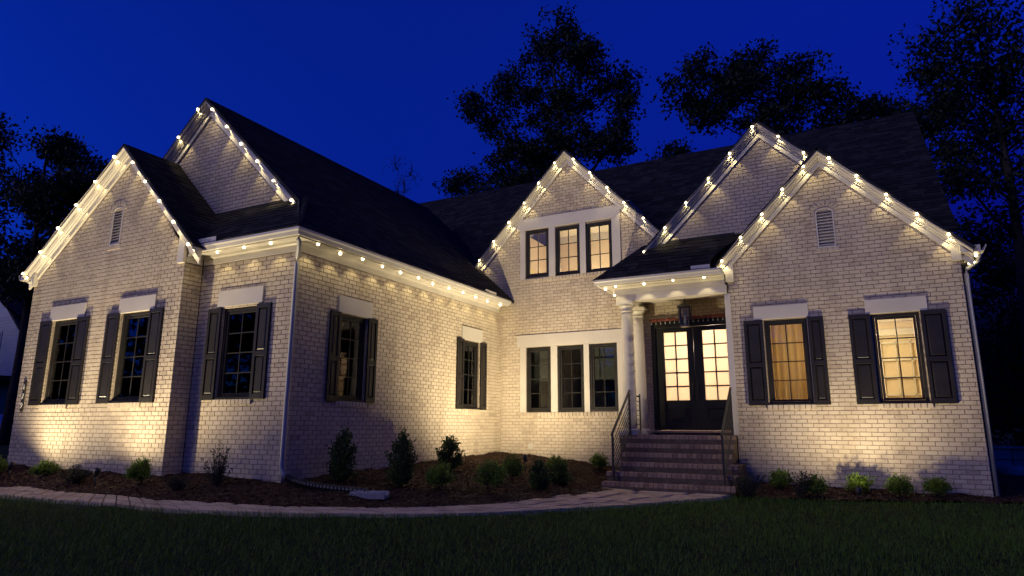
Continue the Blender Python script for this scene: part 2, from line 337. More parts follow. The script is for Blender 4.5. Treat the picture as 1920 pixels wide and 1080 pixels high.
# ------------------------------------------------------------------ the house: bricks
HOUSE = empty('brick_house', (-4, 12, 0))
tag(HOUSE, 'white washed brick house with five lit gables, dark shutters and charcoal roof', 'house')
CH, BL, JT = .0813, .203, .010
BR = []          # (x-centre u, z, half len, half height, frame, proud, wall)
class Wall:
    def __init__(s, O, U, N, z0, z1, left, right, holes=(), name='wall', depth=.16, room=None):
        s.O, s.U, s.N = Vector(O), Vector(U), Vector(N); s.holes = list(holes); mb = MB()
        zr0 = z0; k = 0
        P = lambda u, z, n: s.O+s.U*u+s.N*n+Vector((0,0,z))
        s.P = P; nrow = int(math.ceil((z1-zr0)/CH))
        breaks = sorted({zr0+i*CH for i in range(nrow+1)} | {z for h in holes for z in h[2:4]} | {z1})
        breaks = [z for z in breaks if z <= z1+1e-6]
        for za, zb in zip(breaks[:-1], breaks[1:]):
            if zb-za < 1e-5: continue
            zm = (za+zb)/2
            cuts = sorted((h[0], h[1]) for h in holes if h[2] < zm < h[3])
            la, lb, ra, rb = left(za), left(zb), right(za), right(zb)
            cur = (la, lb)
            for c0, c1 in cuts:
                if c0 > cur[0]+.001: mb.add([P(cur[0], za, -.008), P(c0, za, -.008), P(c0, zb, -.008), P(cur[1], zb, -.008)], [(0,1,2,3)])
                cur = (c1, c1)
            if ra > cur[0]+.0005 or rb > cur[1]+.0005:
                mb.add([P(cur[0], za, -.008), P(max(ra,cur[0]), za, -.008), P(max(rb,cur[1]), zb, -.008), P(cur[1], zb, -.008)], [(0,1,2,3)])
        for u0, u1, h0, h1 in [h[:4] for h in holes]:                   # brick reveals
            for a, b in (((u0,h0),(u0,h1)), ((u0,h1),(u1,h1)), ((u1,h1),(u1,h0)), ((u1,h0),(u0,h0))):
                mb.add([P(*a, -.003), P(*b, -.003), P(*b, -depth), P(*a, -depth)], [(0,1,2,3)])
        s.ob = mb.build(name, M_MORTAR, HOUSE)
        for i in range(nrow):
            za = zr0+i*CH; zb = za+CH; zm = (za+zb)/2
            if zm > z1: break
            lo, hi = max(left(za), left(zb)), min(right(za), right(zb))
            iv = [(lo, hi)]
            for h in holes:
                if h[3] > za+.01 and h[2] < zb-.01:
                    nv = []
                    for p, q in iv:
                        if h[1] <= p or h[0] >= q: nv.append((p, q)); continue
                        if h[0] > p: nv.append((p, h[0]))
                        if h[1] < q: nv.append((h[1], q))
                    iv = nv
            off = (i%2)*BL/2+.013*math.sin(i*7.1)
            for p, q in iv:
                st = math.floor((p-off)/BL)*BL+off
                while st < q:
                    a, b = max(st, p), min(st+BL, q); st += BL
                    if b-a > .03:
                        BR.append((s, (a+b)/2+random.uniform(-.001,.001), zm+random.uniform(-.0012,.0012), (b-a-JT)/2, (CH-JT)/2+random.uniform(-.0008,.0008), abs(random.gauss(0,.0007))))
    def brick(s, u, z, hl, hh, proud=.0): BR.append((s, u, z, hl, hh, proud))

class B:      # a straight edge helper: left/right as functions of z
    pass
def const(c): return lambda z: c
def gab(base, zb, apex, za):   # x of the gable's edge at height z
    return lambda z: base if z <= zb else base+(apex-base)*min(1, (z-zb)/(za-zb))

# windows (u0,u1,z0,z1) of every wall
WIN = {}
H1 = [(-15.27,-14.36,1.69,3.47), (-12.86,-11.96,1.70,3.45)]
H3 = [(-10.37,-9.47,1.74,3.41)]
HS = [(9.27,10.02,1.73,3.37), (13.64,14.40,1.69,3.37)]
H5 = [(-1.68,-.86,1.73,3.47), (.30,1.10,1.73,3.45)]
HCl = [(-7.81,-7.09,1.64,3.33), (-6.90,-6.17,1.64,3.33), (-6.02,-5.28,1.65,3.33)]
HCu = [(-7.83,-7.12,5.24,6.58), (-6.93,-6.22,5.21,6.56), (-6.05,-5.33,5.19,6.54)]
DOORH = (-4.40,-2.40,1.19,3.78)
V1 = (-13.60,-13.24,4.93,5.66); V5 = (-.52,-.17,4.89,5.65)
X_, Y_ = (1,0,0), (0,1,0)
front = (0,-1,0)
W1 = Wall((0,7.70,0), X_, front, .15, 6.95, gab(-16.28,4.55,-13.2,6.98), gab(-11.08,4.45,-13.2,6.98), H1+[V1])
WR = Wall((-11.08,0,0), Y_, (1,0,0), .15, 4.5, const(7.70), const(8.09))
W3 = Wall((0,8.09,0), X_, front, .15, 4.5, const(-11.08), const(-8.57), H3)
WS = Wall((-8.57,0,0), Y_, (1,0,0), .15, 4.5, const(8.09), const(15.57), HS)
W2 = Wall((0,8.75,0), X_, front, 4.9, 8.15, gab(-16.2,4.5,-12.2,8.2), gab(-8.35,4.5,-12.2,8.2))
WC = Wall((0,15.57,0), X_, front, .1, 8.6, gab(-9.3,5.75,-6.55,8.55), lambda z: -2.36 if z < 4.6 else gab(-4.0,5.85,-6.55,8.55)(z), HCl+HCu+[DOORH])
W4 = Wall((0,14.87,0), X_, front, 4.75, 8.0, gab(-4.3,5.2,-1.52,7.98), gab(1.26,5.2,-1.52,7.98))
W5 = Wall((0,14.45,0), X_, front, -.1, 6.85, gab(-2.36,4.62,-.36,6.88), gab(1.87,4.62,-.36,6.88), H5+[V5])
W5L = Wall((-2.36,0,0), (0,-1,0), (-1,0,0), -.1, 4.6, const(-15.57), const(-14.45))
W5R = Wall((1.87,0,0), Y_, (1,0,0), -.1, 4.6, const(14.45), const(20))
W1L = Wall((-16.28,0,0), (0,-1,0), (-1,0,0), .15, 4.6, const(-15.0), const(-7.70))
# rowlock sills below the windows, soldier arches over the vents
def sill(W, u0, u1, z, proud=.028):
    n = max(2, round((u1-u0)/.098)); d = (u1-u0)/n
    for i in range(n): W.brick(u0+d*(i+.5), z-.047, (d-JT)/2, .045, proud+random.uniform(-.003,.003))
for W, hs in ((W1,H1),(W3,H3),(WS,HS),(W5,H5)):
    for u0, u1, z0, z1 in hs: sill(W, u0-.05, u1+.05, z0)
sill(WC, -7.98, -5.11, 1.63); sill(WC, -7.98, -5.17, 5.20)
sill(W1, V1[0]-.03, V1[1]+.03, V1[2], .01); sill(W5, V5[0]-.03, V5[1]+.03, V5[2], .01)

# ------------------------------------------------------------------ trim
def local(W, name, prof_boxes, m_, parent=None, bevel=.004):
    mb = MB()
    for u0, u1, z0, z1, n0, n1 in prof_boxes:
        a = [W.P(u0,z0,n0), W.P(u1,z0,n0), W.P(u1,z0,n1), W.P(u0,z0,n1)]; b = [W.P(u0,z1,n0), W.P(u1,z1,n0), W.P(u1,z1,n1), W.P(u0,z1,n1)]
        mb.hexa(a, b)
    return mb.build(name, m_, parent or HOUSE, bevel=bevel)
def header(W, u0, u1, z0, z1): return local(W, 'lintel_panel', [(u0,u1,z0,z1,-.02,.028)], M_TRIM)
def pane_mesh():
    return MB().box(-.5,.5,-.5,.5,-.5,.5).mesh('pane', M_GLASS)
PANE = pane_mesh(); LPANE = MB().box(-.5,.5,-.5,.5,-.5,.5).mesh('lantern_pane', M_LGLASS)
FROST = MB().box(-.5,.5,-.5,.5,-.5,.5).mesh('frosted_pane', M_FROST)
def wloc(o, p):      # put a child at a world point
    off = Vector((0,0,0)); q = o.parent
    while q: off += Vector(q.location); q = q.parent
    o.location = Vector(p)-off
def orient(W):
    return Matrix((W.U, Vector((0,0,1)).cross(W.U), Vector((0,0,1)))).transposed().to_euler()
def window(W, hole, cols, rows, depth=.07, frame=.055, m_=M_BLACK):
    u0, u1, z0, z1 = hole; d0, d1 = -depth-.05, -depth+.03
    f = local(W, 'window', [(u0,u1,z0,z0+frame*1.1,d0,d1),(u0,u1,z1-frame,z1,d0,d1),(u0,u0+frame,z0+frame*1.1,z1-frame,d0,d1),(u1-frame,u1,z0+frame*1.1,z1-frame,d0,d1)], m_)
    s = .045; a0, a1, b0, b1 = u0+frame+.004, u1-frame-.004, z0+frame*1.1+.004, z1-frame-.004
    local(W, 'sash', [(a0,a1,b0,b0+s,d0+.01,d1-.02),(a0,a1,b1-s,b1,d0+.01,d1-.02),(a0,a0+s,b0+s,b1-s,d0+.01,d1-.02),(a1-s,a1,b0+s,b1-s,d0+.01,d1-.02)], m_, f)
    a0 += s; a1 -= s; b0 += s; b1 -= s; du, dz = (a1-a0)/cols, (b1-b0)/rows; mw = .010
    for i in range(1, cols): local(W, 'muntin', [(a0+du*i-mw, a0+du*i+mw, b0, b1, -depth-.028, -depth-.004)], m_, f, 0)
    for j in range(1, rows): local(W, 'muntin', [(a0, a1, b0+dz*j-mw, b0+dz*j+mw, -depth-.026, -depth-.006)], m_, f, 0)
    for i in range(cols):
        for j in range(rows):
            o = link('pane', PANE, f, W.P(a0+du*(i+.5), b0+dz*(j+.5), -depth-.016)); o.rotation_euler = orient(W); o.scale = (du-2*mw, .006, dz-2*mw)
            o.rotation_euler.rotate_axis('X', random.gauss(0, .004)); o.rotation_euler.rotate_axis('Z', random.gauss(0, .004))
    return f
def shutter(W, u0, u1, z0, z1):
    st = .062; zm = z0+(z1-z0)*.47; n0, n1 = .004, .040
    s = local(W, 'shutter', [(u0,u0+st,z0,z1,n0,n1),(u1-st,u1,z0,z1,n0,n1),(u0+st,u1-st,z0,z0+.10,n0,n1),(u0+st,u1-st,z1-.08,z1,n0,n1),(u0+st,u1-st,zm-.045,zm+.045,n0,n1)], M_SHUT, bevel=.005)
    for a, b in ((z0+.10, zm-.045), (zm+.045, z1-.08)):
        mb = MB(); g = .028
        q = lambda i, n: [W.P(u0+st+i, a+i, n), W.P(u1-st-i, a+i, n), W.P(u1-st-i, b-i, n), W.P(u0+st+i, b-i, n)]
        vs = q(0, .014)+q(.008, .014)+q(g+.008, .034)
        mb.add(vs, [(0,1,5,4),(1,2,6,5),(2,3,7,6),(3,0,4,7),(4,5,9,8),(5,6,10,9),(6,7,11,10),(7,4,8,11),(8,9,10,11)])
        mb.build('shutter_panel', M_SHUT, s)
    return s
for W, hs, sh, hd, cols, rows in (
    (W1, H1, [((-15.72,-15.30),(-14.34,-13.92)), ((-13.29,-12.89),(-11.93,-11.53))], [(-15.39,-14.11,3.47,3.78), (-12.94,-11.80,3.45,3.75)], 2, 4),
    (W3, H3, [((-10.74,-10.39),(-9.45,-9.10))], [(-10.52,-9.33,3.44,3.75)], 2, 4),
    (WS, HS, [((8.97,9.25),(10.04,10.32)), ((13.31,13.62),(14.42,14.73))], [(9.18,10.14,3.38,3.70), (13.53,14.51,3.38,3.71)], 2, 4),
    (W5, H5, [((-2.08,-1.70),(-.84,-.55)), ((-.10,.28),(1.12,1.53))], [(-1.87,-.81,3.49,3.77), (.21,1.25,3.46,3.74)], 2, 4)):
    for hole, (l, r_), hh in zip(hs, sh, hd):
        window(W, hole, cols, rows); header(W, *hh)
        zt = hole[3]+.015; shutter(W, *l, hole[2]-.01, zt); shutter(W, *r_, hole[2]-.01, zt)
        local(W, 'window_sill_trim', [(hole[0]-.02, hole[1]+.02, hole[2]-.004, hole[2]+.03, -.10, .012)], M_BLACK)
for hs, z0, zh0, zh1, rows in ((HCl,1.63,3.345,3.67,4), (HCu,5.20,6.59,6.92,3)):
    header(WC, -8.09, -5.09, zh0, zh1)
    for hole in hs: window(WC, hole, 2, rows, depth=.05)
    for a, b in ((-7.985,hs[0][0]-.002), (hs[0][1]+.002,hs[1][0]-.002), (hs[1][1]+.002,hs[2][0]-.002), (hs[2][1]+.002,-5.10)):
        local(WC, 'window_mullion_trim', [(a,b,z0+.004,zh0-.003,-.1,.03)], M_TRIM)
# louvre vents with arched tops
for W, (u0,u1,z0,z1) in ((W1,V1),(W5,V5)):
    cu = (u0+u1)/2; hw = (u1-u0)/2; mb = MB()
    K = 9; arch = [(cu-hw*math.cos(math.pi*i/(K-1)), z1+.10*math.sin(math.pi*i/(K-1))) for i in range(K)]
    outer = [(u0,z0)]+arch+[(u1,z0)]
    f = .03
    inner = [(u0+f,z0+f)]+[(cu-(hw-f)*math.cos(math.pi*i/(K-1)), z1+(.10-f*.8)*math.sin(math.pi*i/(K-1))) for i in range(K)]+[(u1-f,z0+f)]
    k = len(outer); vs = [W.P(*p,.012) for p in outer]+[W.P(*p,.012) for p in inner]+[W.P(*p,-.06) for p in inner]+[W.P(*p,-.02) for p in outer]
    fs = [(i,(i+1)%k,k+(i+1)%k,k+i) for i in range(k)]+[(k+i,k+(i+1)%k,2*k+(i+1)%k,2*k+i) for i in range(k)]+[(3*k+i,3*k+(i+1)%k,(i+1)%k,i) for i in range(k)]+[tuple(range(2*k,3*k))[::-1]]
    v = MB().add(vs, fs).build('gable_vent', M_TRIM, HOUSE)
    n = 11
    for i in range(n):
        z = z0+f+.02+(z1-z0-f)*(i/n)
        MB().hexa([W.P(u0+f,z,-.002),W.P(u1-f,z,-.002),W.P(u1-f,z+.010,-.002),W.P(u0+f,z+.010,-.002)],[W.P(u0+f,z+.045,-.055),W.P(u1-f,z+.045,-.055),W.P(u1-f,z+.055,-.055),W.P(u0+f,z+.055,-.055)]).build('louvre', M_TRIM, v)
    # soldier arch
    na = 9
    for i in range(na):
        t = math.pi*(i+.5)/na; W_ = 0
        rr = hw+.055
        class T: pass
        c = (cu-rr*math.cos(t), z1+.02+(.10+.05)*math.sin(t)); ang = math.atan2(math.sin(t)*.75, -math.cos(t))
        e1 = Vector((math.cos(ang), math.sin(ang))); e2 = Vector((-e1.y, e1.x)); a_, b_ = .052, .026
        BR.append(('poly', [W.P(c[0]+e1.x*p*a_+e2.x*q*b_, c[1]+e1.y*p*a_+e2.y*q*b_, .012) for p, q in ((-1,-1),(1,-1),(1,1),(-1,1))], W.N))

# rake boards: crown under the roof edge, then a frieze board on the brick
RAKE = [(0,-.008),(.205,-.008),(.205,.075),(.165,.085),(.15,.10),(.15,.125),(.11,.165),(.085,.172),(.085,.195),(.04,.203),(.04,.335),(0,.335)]
def rake(A, B_, Yw, over=.2):
    MB().sweep(RAKE, (A[0], Yw, A[1]), (B_[0], Yw, B_[1]), (0,-1,0), (0,0,-1)).build('rake_board', M_TRIM, HOUSE)
RK = {'G1L':((-16.42,4.60),(-13.2,7.04),7.70), 'G1R':((-13.2,7.04),(-10.62,4.53),7.70),
      'G2L':((-14.6,6.12),(-12.2,8.34),8.75), 'G2R':((-12.2,8.34),(-9.22,5.47),8.75),
      'G3L':((-9.32,5.76),(-6.56,8.67),15.57), 'G3R':((-6.56,8.67),(-3.78,5.75),15.57),
      'G4L':((-4.32,5.30),(-1.53,8.06),14.87), 'G4R':((-1.53,8.06),(-.2,6.74),14.87),
      'G5L':((-2.70,4.58),(-.36,6.99),14.45), 'G5R':((-.36,6.99),(2.06,4.56),14.45)}
for a, b, y in RK.values(): rake(a, b, y)
# boxed ends of the rakes
def pork(W, pts, n0=.0, n1=.10): 
    k = len(pts); vs = [W.P(*p,n0) for p in pts]+[W.P(*p,n1) for p in pts]
    MB().add(vs, [tuple(range(k))[::-1], tuple(range(k,2*k))]+[(i,(i+1)%k,k+(i+1)%k,k+i) for i in range(k)]).build('cornice_return', M_TRIM, HOUSE)
pork(W1, [(-16.30,4.32),(-16.14,4.32),(-16.14,4.60),(-16.30,4.55)]); pork(W1, [(-11.24,4.29),(-11.06,4.29),(-11.06,4.62),(-11.24,4.8)], 0, .06)
pork(W5, [(-2.38,4.36),(-2.22,4.36),(-2.22,4.80),(-2.38,4.66)], 0, .07); pork(W5, [(1.73,4.36),(1.89,4.36),(1.89,4.62),(1.73,4.76)], 0, .07)
# horizontal eaves: frieze board, soffit, fascia and gutter
FRZ = [(0,4.30),(.03,4.30),(.03,4.41),(.06,4.43),(.075,4.47),(0,4.47)]
SOF = [(0,4.472),(.28,4.472),(.28,4.455),(.30,4.455),(.30,4.60),(0,4.60)]
GUT = [(.302,4.475),(.365,4.475),(.385,4.53),(.405,4.555),(.405,4.595),(.395,4.595),(.393,4.563),(.373,4.535),(.357,4.485),(.312,4.485),(.312,4.60),(.302,4.60)]
def eave(A, B_, N, names=True, e=(0,0)):
    A, B_, N = Vector((*A,0)), Vector((*B_,0)), Vector(N); d = (B_-A).normalized()
    for nm, pr, mt, ext in (('frieze_board',FRZ,M_TRIM,.03),('soffit',SOF,M_TRIM,.3),('gutter',GUT,M_ALU,.405)):
        mb = MB(); k = len(pr)                     # mitred at the outer corners e = (start, end) = 1
        vs = [A+N*p-d*(p*e[0])+Vector((0,0,q)) for p, q in pr]+[B_+N*p+d*(p*e[1])+Vector((0,0,q)) for p, q in pr]
        mb.add(vs, [(i,(i+1)%k,k+(i+1)%k,k+i) for i in range(k)]+[tuple(range(k))[::-1], tuple(range(k,2*k))]); mb.build(nm, mt, HOUSE)
eave((-11.02,8.09), (-8.57,8.09), (0,-1,0), e=(0,1))
eave((-8.57,8.09), (-8.57,15.37), (1,0,0), e=(1,0))
MB().sweep(FRZ, (-11.08,7.72,0), (-11.08,8.06,0), (1,0,0), (0,0,1)).build('frieze_board', M_TRIM, HOUSE)
# porch beam and eave
MB().box(-4.86,-2.38,14.36,14.66,4.12,4.30).build('porch_beam', M_TRIM, HOUSE, bevel=.006)
MB().box(-4.86,-4.56,14.663,15.56,4.12,4.30).build('porch_beam', M_TRIM, HOUSE, bevel=.006)
eave((-4.86,14.36), (-2.40,14.36), (0,-1,0), e=(1,0))
eave((-4.86,15.50), (-4.86,14.36), (-1,0,0), e=(0,1))
MB().box(-4.55,-2.38,14.67,15.55,4.24,4.27).build('porch_ceiling', M_TRIM, HOUSE)
MB().box(-2.44,-2.32,14.445-.012,14.56,1.12,4.115).build('corner_trim', M_TRIM, HOUSE)
# downspouts
def spout(pts): MB().tube(pts, .042, 8).build('downspout', M_SPOUT, HOUSE, smooth=True)
spout([(-8.27,7.80,4.50),(-8.27,7.80,4.40),(-8.30,7.86,4.34),(-8.47,8.0,4.16),(-8.50,8.02,4.05),(-8.50,8.02,.62),(-8.48,8.02,.52),(-8.40,8.03,.46)])
spout([(2.20,14.6,4.50),(2.20,14.6,4.42),(2.14,14.6,4.34),(1.97,14.54,4.2),(1.935,14.53,4.1),(1.935,14.53,.12)])
MB().sweep(GUT, (1.87,14.30,0), (1.87,20,0), (1,0,0), (0,0,1)).build('gutter', M_ALU, HOUSE)
MB().sweep(SOF, (1.87,14.30,0), (1.87,20,0), (1,0,0), (0,0,1)).build('soffit', M_TRIM, HOUSE)
MB().sweep(GUT, (-16.28,7.55,0), (-16.28,15,0), (-1,0,0), (0,0,1)).build('gutter', M_ALU, HOUSE)
MB().sweep(SOF, (-16.28,7.55,0), (-16.28,15,0), (-1,0,0), (0,0,1)).build('soffit', M_TRIM, HOUSE)
# gutter splash guards
local(W3, 'gutter_guard', [(-10.93,-10.25,4.575,4.70,.395,.402)], M_ALU, bevel=0)
local(WS, 'gutter_guard', [(14.0,14.55,4.575,4.68,.395,.402)], M_ALU, bevel=0)
MB().box(-3.02,-2.62,13.952,13.958,4.575,4.69).build('gutter_guard', M_ALU, HOUSE)
local(WC, 'foundation_vent', [(-7.75,-7.61,.71,.84,.0,.02),(-7.73,-7.63,.73,.82,.02,.026)], M_TRIM)

# ------------------------------------------------------------------ roofs: lapped shingle courses
def clip(poly, axis, val, keep_low):
    out = []
    for i in range(len(poly)):
        a, b = poly[i], poly[(i+1)%len(poly)]; ia = (a[axis] <= val) == keep_low; ib = (b[axis] <= val) == keep_low
        if ia: out.append(a)
        if ia != ib:
            t = (val-a[axis])/(b[axis]-a[axis]); out.append(tuple(a[i_]+(b[i_]-a[i_])*t for i_ in range(2)))
    return out
def roof(poly, name='roof_slope', exp_=.14, tab=.30):
    P = [Vector(p) for p in poly]; n = Vector((0,0,0))
    for a, b in zip(P, P[1:]+P[:1]): n += (a-P[0]).cross(b-P[0])
    n.normalize()
    if n.z < 0: n = -n
    u = Vector((0,0,1)).cross(n).normalized(); v = n.cross(u)
    if v.z < 0: v = -v; u = -u
    O = P[0]; uv = [((p-O).dot(u), (p-O).dot(v)) for p in P]
    at = lambda a, b, h: O+u*a+v*b+n*h
    mb = MB(); k = len(P)
    mb.add([at(*q,.0) for q in uv]+[at(*q,-.05) for q in uv], [tuple(range(k)), tuple(range(k,2*k))[::-1]]+[(i,(i+1)%k,k+(i+1)%k,k+i) for i in range(k)])
    base = mb.build(name, M_ROOFD, HOUSE); sh = MB()
    v0 = min(q[1] for q in uv); v1 = max(q[1] for q in uv); row = 0
    while v0 < v1:
        strip = clip(clip(uv, 1, v0+exp_, True), 1, v0, False)
        if len(strip) >= 3:
            ua, ub = min(q[0] for q in strip), max(q[0] for q in strip); c = math.floor(ua/tab)*tab+(row%2)*tab*.5-tab+(row*.37%1)*tab*.3
            while c < ub:
                w = tab*random.choice((.6,.8,1,1.2)); cell = clip(clip(strip, 0, c+w-.004, True), 0, c, False)
                if len(cell) >= 3:
                    hh = random.choice((.010,.013,.018)); f = lambda q: hh-(hh-.004)*(q[1]-v0)/exp_
                    m_ = len(cell); sh.add([at(*q, f(q)) for q in cell]+[at(*q, .001) for q in cell], [tuple(range(m_))]+[(i,m_+i,m_+(i+1)%m_,(i+1)%m_) for i in range(m_)])
                c += w
        v0 += exp_; row += 1
    o = sh.build('shingles', M_SHING, base); o['kind'] = 'stuff'
# left wing
roof([(-8.17,7.69,4.60),(-8.17,15.45,4.60),(-8.17,17.0,4.60),(-12.2,17.0,8.36),(-12.2,8.54,8.36),(-9.12,8.54,5.48)])
roof([(-12.2,8.54,8.36),(-12.2,17,8.36),(-16.6,17,4.3),(-16.6,8.54,4.3)])
roof([(-11.3,7.69,4.60),(-8.17,7.69,4.60),(-9.10,8.75,5.62),(-12.3,8.75,5.62)])                 # pent roof below the upper gable
roof([(-13.2,7.49,7.06),(-13.2,8.76,7.06),(-10.60,8.76,4.53),(-10.60,7.49,4.53)])
roof([(-13.2,7.49,7.06),(-16.46,7.49,4.59),(-16.46,12,4.59),(-13.2,12,7.06)])
# main roof
mz = lambda y: 9.87-.979*(20-y)
roof([(-16.0,20.0,9.87),(-6.56,20.0,9.87),(-6.56,18.80,mz(18.80)),(-9.36,15.78,mz(15.78)),(-10.0,15.7,mz(15.7)),(-16.0,17,mz(17))])
roof([(-6.56,20.0,9.87),(2.0,20.0,9.87),(2.0,15.2,mz(15.2)),(-3.3,15.2,mz(15.2)),(-6.56,18.80,mz(18.80))])
roof([(-16.0,20.0,9.87),(-16.0,25,4.97),(2.0,25,4.97),(2.0,20.0,9.87)])
# centre gable
roof([(-6.56,15.36,8.69),(-6.56,18.9,8.69),(-9.34,18.9,5.76),(-9.34,15.36,5.76)])
roof([(-6.56,15.36,8.69),(-3.76,15.36,5.75),(-3.76,18.9,5.75),(-6.56,18.9,8.69)])
# porch gable, porch roof
roof([(-1.53,14.66,8.08),(-1.53,18.3,8.08),(-4.34,18.3,5.30),(-4.34,14.66,5.30)])
roof([(-1.53,14.66,8.08),(1.0,14.66,5.56),(1.0,18.3,5.56),(-1.53,18.3,8.08)])
roof([(-5.27,13.95,4.60),(-2.63,13.95,4.60),(-2.63,14.24,4.893),(-2.0,14.88,5.54),(-4.30,14.88,5.54)])
roof([(-5.27,13.95,4.60),(-4.30,14.88,5.54),(-4.30,15.6,5.54),(-5.27,15.6,4.60)])
# right gable
roof([(-.36,14.24,7.01),(-.36,17.4,7.01),(-2.78,17.4,4.50),(-2.78,14.24,4.50)])
roof([(-.36,14.24,7.01),(2.10,14.24,4.54),(2.10,20,4.54),(-.36,20,7.01)])
# gable end of the main roof on the right
MB().add([(1.85,15.3,4.6),(1.85,24.8,4.6),(1.85,20,9.6)], [(0,1,2)]).build('wall', M_MORTAR, HOUSE)
local(W2, 'flashing', [(-11.9,-9.4,5.50,5.66,.002,.02)], M_ROOFD, bevel=0)
local(W4, 'flashing', [(-4.2,-2.2,5.42,5.58,.002,.02)], M_ROOFD, bevel=0)
# back walls so that the house is a closed body
MB().box(-16.2,1.8,24.6,24.7,0,5).build('wall', M_MORTAR, HOUSE)

# ------------------------------------------------------------------ porch: columns, door
def column(c, r0_, r1_, z0, z1):
    base = MB().box(c[0]-.20,c[0]+.20,c[1]-.20,c[1]+.20,z0,z0+.07).build('column', M_TRIM, HOUSE, bevel=.006)
    MB().lathe(c, [(r0_+.045,z0+.072),(r0_+.05,z0+.10),(r0_+.03,z0+.125),(r0_+.01,z0+.14)]).build('column_base', M_TRIM, base, smooth=True)
    prof = [(r0_,z0+.142)]+[(r0_+(r1_-r0_)*max(0,(t-.3)/.7)**1.3, z0+.14+(z1-.25-z0-.14)*t) for t in (.15,.3,.45,.6,.75,.9,1)]
    MB().lathe(c, prof, 36).build('column_shaft', M_TRIM, base, smooth=True)
    MB().lathe(c, [(r1_,z1-.248),(r1_+.02,z1-.235),(r1_+.02,z1-.21),(r1_+.004,z1-.205),(r1_+.004,z1-.14),(r1_+.03,z1-.12),(r1_+.06,z1-.08)]).build('column_necking', M_TRIM, base, smooth=True)
    MB().box(c[0]-.20,c[0]+.20,c[1]-.20,c[1]+.20,z1-.078,z1-.003).build('column_cap', M_TRIM, base, bevel=.008)
column((-4.655,14.50), .15, .128, 1.105, 4.12)
column((-4.655,15.36), .15, .128, 1.105, 4.12)
# double door
dy = 15.60
fr = MB(); fr.box(-4.40,-4.30,dy-.07,dy+.08,1.19,3.78); fr.box(-2.50,-2.40,dy-.07,dy+.08,1.19,3.78); fr.box(-4.30,-2.50,dy-.07,dy+.08,3.62,3.78)
DF = fr.build('door_frame', M_DOOR, HOUSE, bevel=.005)
MB().box(-4.42,-2.37,15.42,15.66,1.15,1.20).build('door_threshold', M_STEPB, HOUSE, bevel=.004)
for d0, d1, g0, g1 in ((-4.30,-3.402,-4.10,-3.55),(-3.398,-2.50,-3.19,-2.64)):
    zb, zt, ga, gb = 1.205, 3.615, 1.89, 3.50
    mb = MB(); y0, y1 = dy-.035, dy+.01
    mb.box(d0,g0,y0,y1,zb,zt); mb.box(g1,d1,y0,y1,zb,zt); mb.box(g0,g1,y0,y1,zb,ga); mb.box(g0,g1,y0,y1,gb,zt)
    D = mb.build('door', M_DOOR, HOUSE, bevel=.004)
    mb = MB(); pa, pb_, p0, p1 = g0+.02, g1-.02, 1.42, 1.72
    for a, b, c, d in ((pa,pb_,p0,p0+.03),(pa,pb_,p1-.03,p1),(pa,pa+.03,p0+.03,p1-.03),(pb_-.03,pb_,p0+.03,p1-.03)): mb.box(a,b,y0-.014,y0-.001,c,d)
    mb.box(pa+.06,pb_-.06,y0-.012,y0-.001,p0+.06,p1-.06); mb.build('door_panel', M_DOOR, D, bevel=.004)
    du, dz = (g1-g0)/2, (gb-ga)/5
    MB().box(g0+du-.012,g0+du+.012,y0-.003,y1+.003,ga,gb).build('muntin', M_DOOR, D)
    for j in range(1,5): MB().box(g0,g1,y0-.001,y1+.001,ga+dz*j-.012,ga+dz*j+.012).build('muntin', M_DOOR, D)
    for i in range(2):
        for j in range(5):
            o = link('pane', FROST, D, (g0+du*(i+.5), dy-.012, ga+dz*(j+.5))); o.scale = (du-.026, .008, dz-.026)
    hx = d1-.06 if d0 < -4 else d0+.06
    MB().tube([(hx,y0,1.95),(hx,y0-.05,1.96),(hx,y0-.05,2.25),(hx,y0,2.26)], .011, 6).build('door_handle', M_IRON, D, smooth=True)

# ------------------------------------------------------------------ rooms behind the windows
def room(name, x0, x1, y0, y1, z0, z1, wall, ceil):
    mb = MB(); mb.add([(x0,y0,z0),(x0,y1,z0),(x0,y1,z1),(x0,y0,z1),(x1,y0,z0),(x1,y1,z0),(x1,y1,z1),(x1,y0,z1)], [(0,1,2,3),(5,4,7,6),(1,5,6,2),(0,4,5,1)])
    r_ = mb.build(name, wall, HOUSE)
    MB().box(x0,x1,y0,y1,z1,z1+.02).build('ceiling', ceil, r_)
    return r_
def lamp(name, loc, w, col, parent, rad=.12):
    L = bpy.data.lights.new(name, 'POINT'); L.energy = w; L.color = col; L.shadow_soft_size = rad
    o = bpy.data.objects.new(name, L); COL.objects.link(o); o.parent = parent; wloc(o, loc); return o
INN = (1, .80, .52)
rm = room('upstairs_room', -8.3, -4.9, 15.75, 18.2, 4.7, 7.05, M_ROOM, M_CEIL); lamp('room_lamp', (-6.6,17.0,5.6), ROOM_W*.4, INN, rm)
rm5 = room('front_room', -2.30, 1.80, 14.62, 18.6, 1.12, 4.05, M_ROOM, M_CEIL); lamp('room_lamp', (-.1,16.6,3.3), ROOM_W*.8, INN, rm5)
rmf = room('entry_hall', -4.6, -2.37, 15.70, 18.2, 1.15, 4.1, M_CEIL, M_CEIL); lamp('room_lamp', (-3.25,17.1,3.3), ROOM_W*.42, (1,.75,.52), rmf)
room('dark_study', -8.4, -4.95, 15.73, 17.6, 1.1, 4.0, M_DARKROOM, M_DARKROOM)
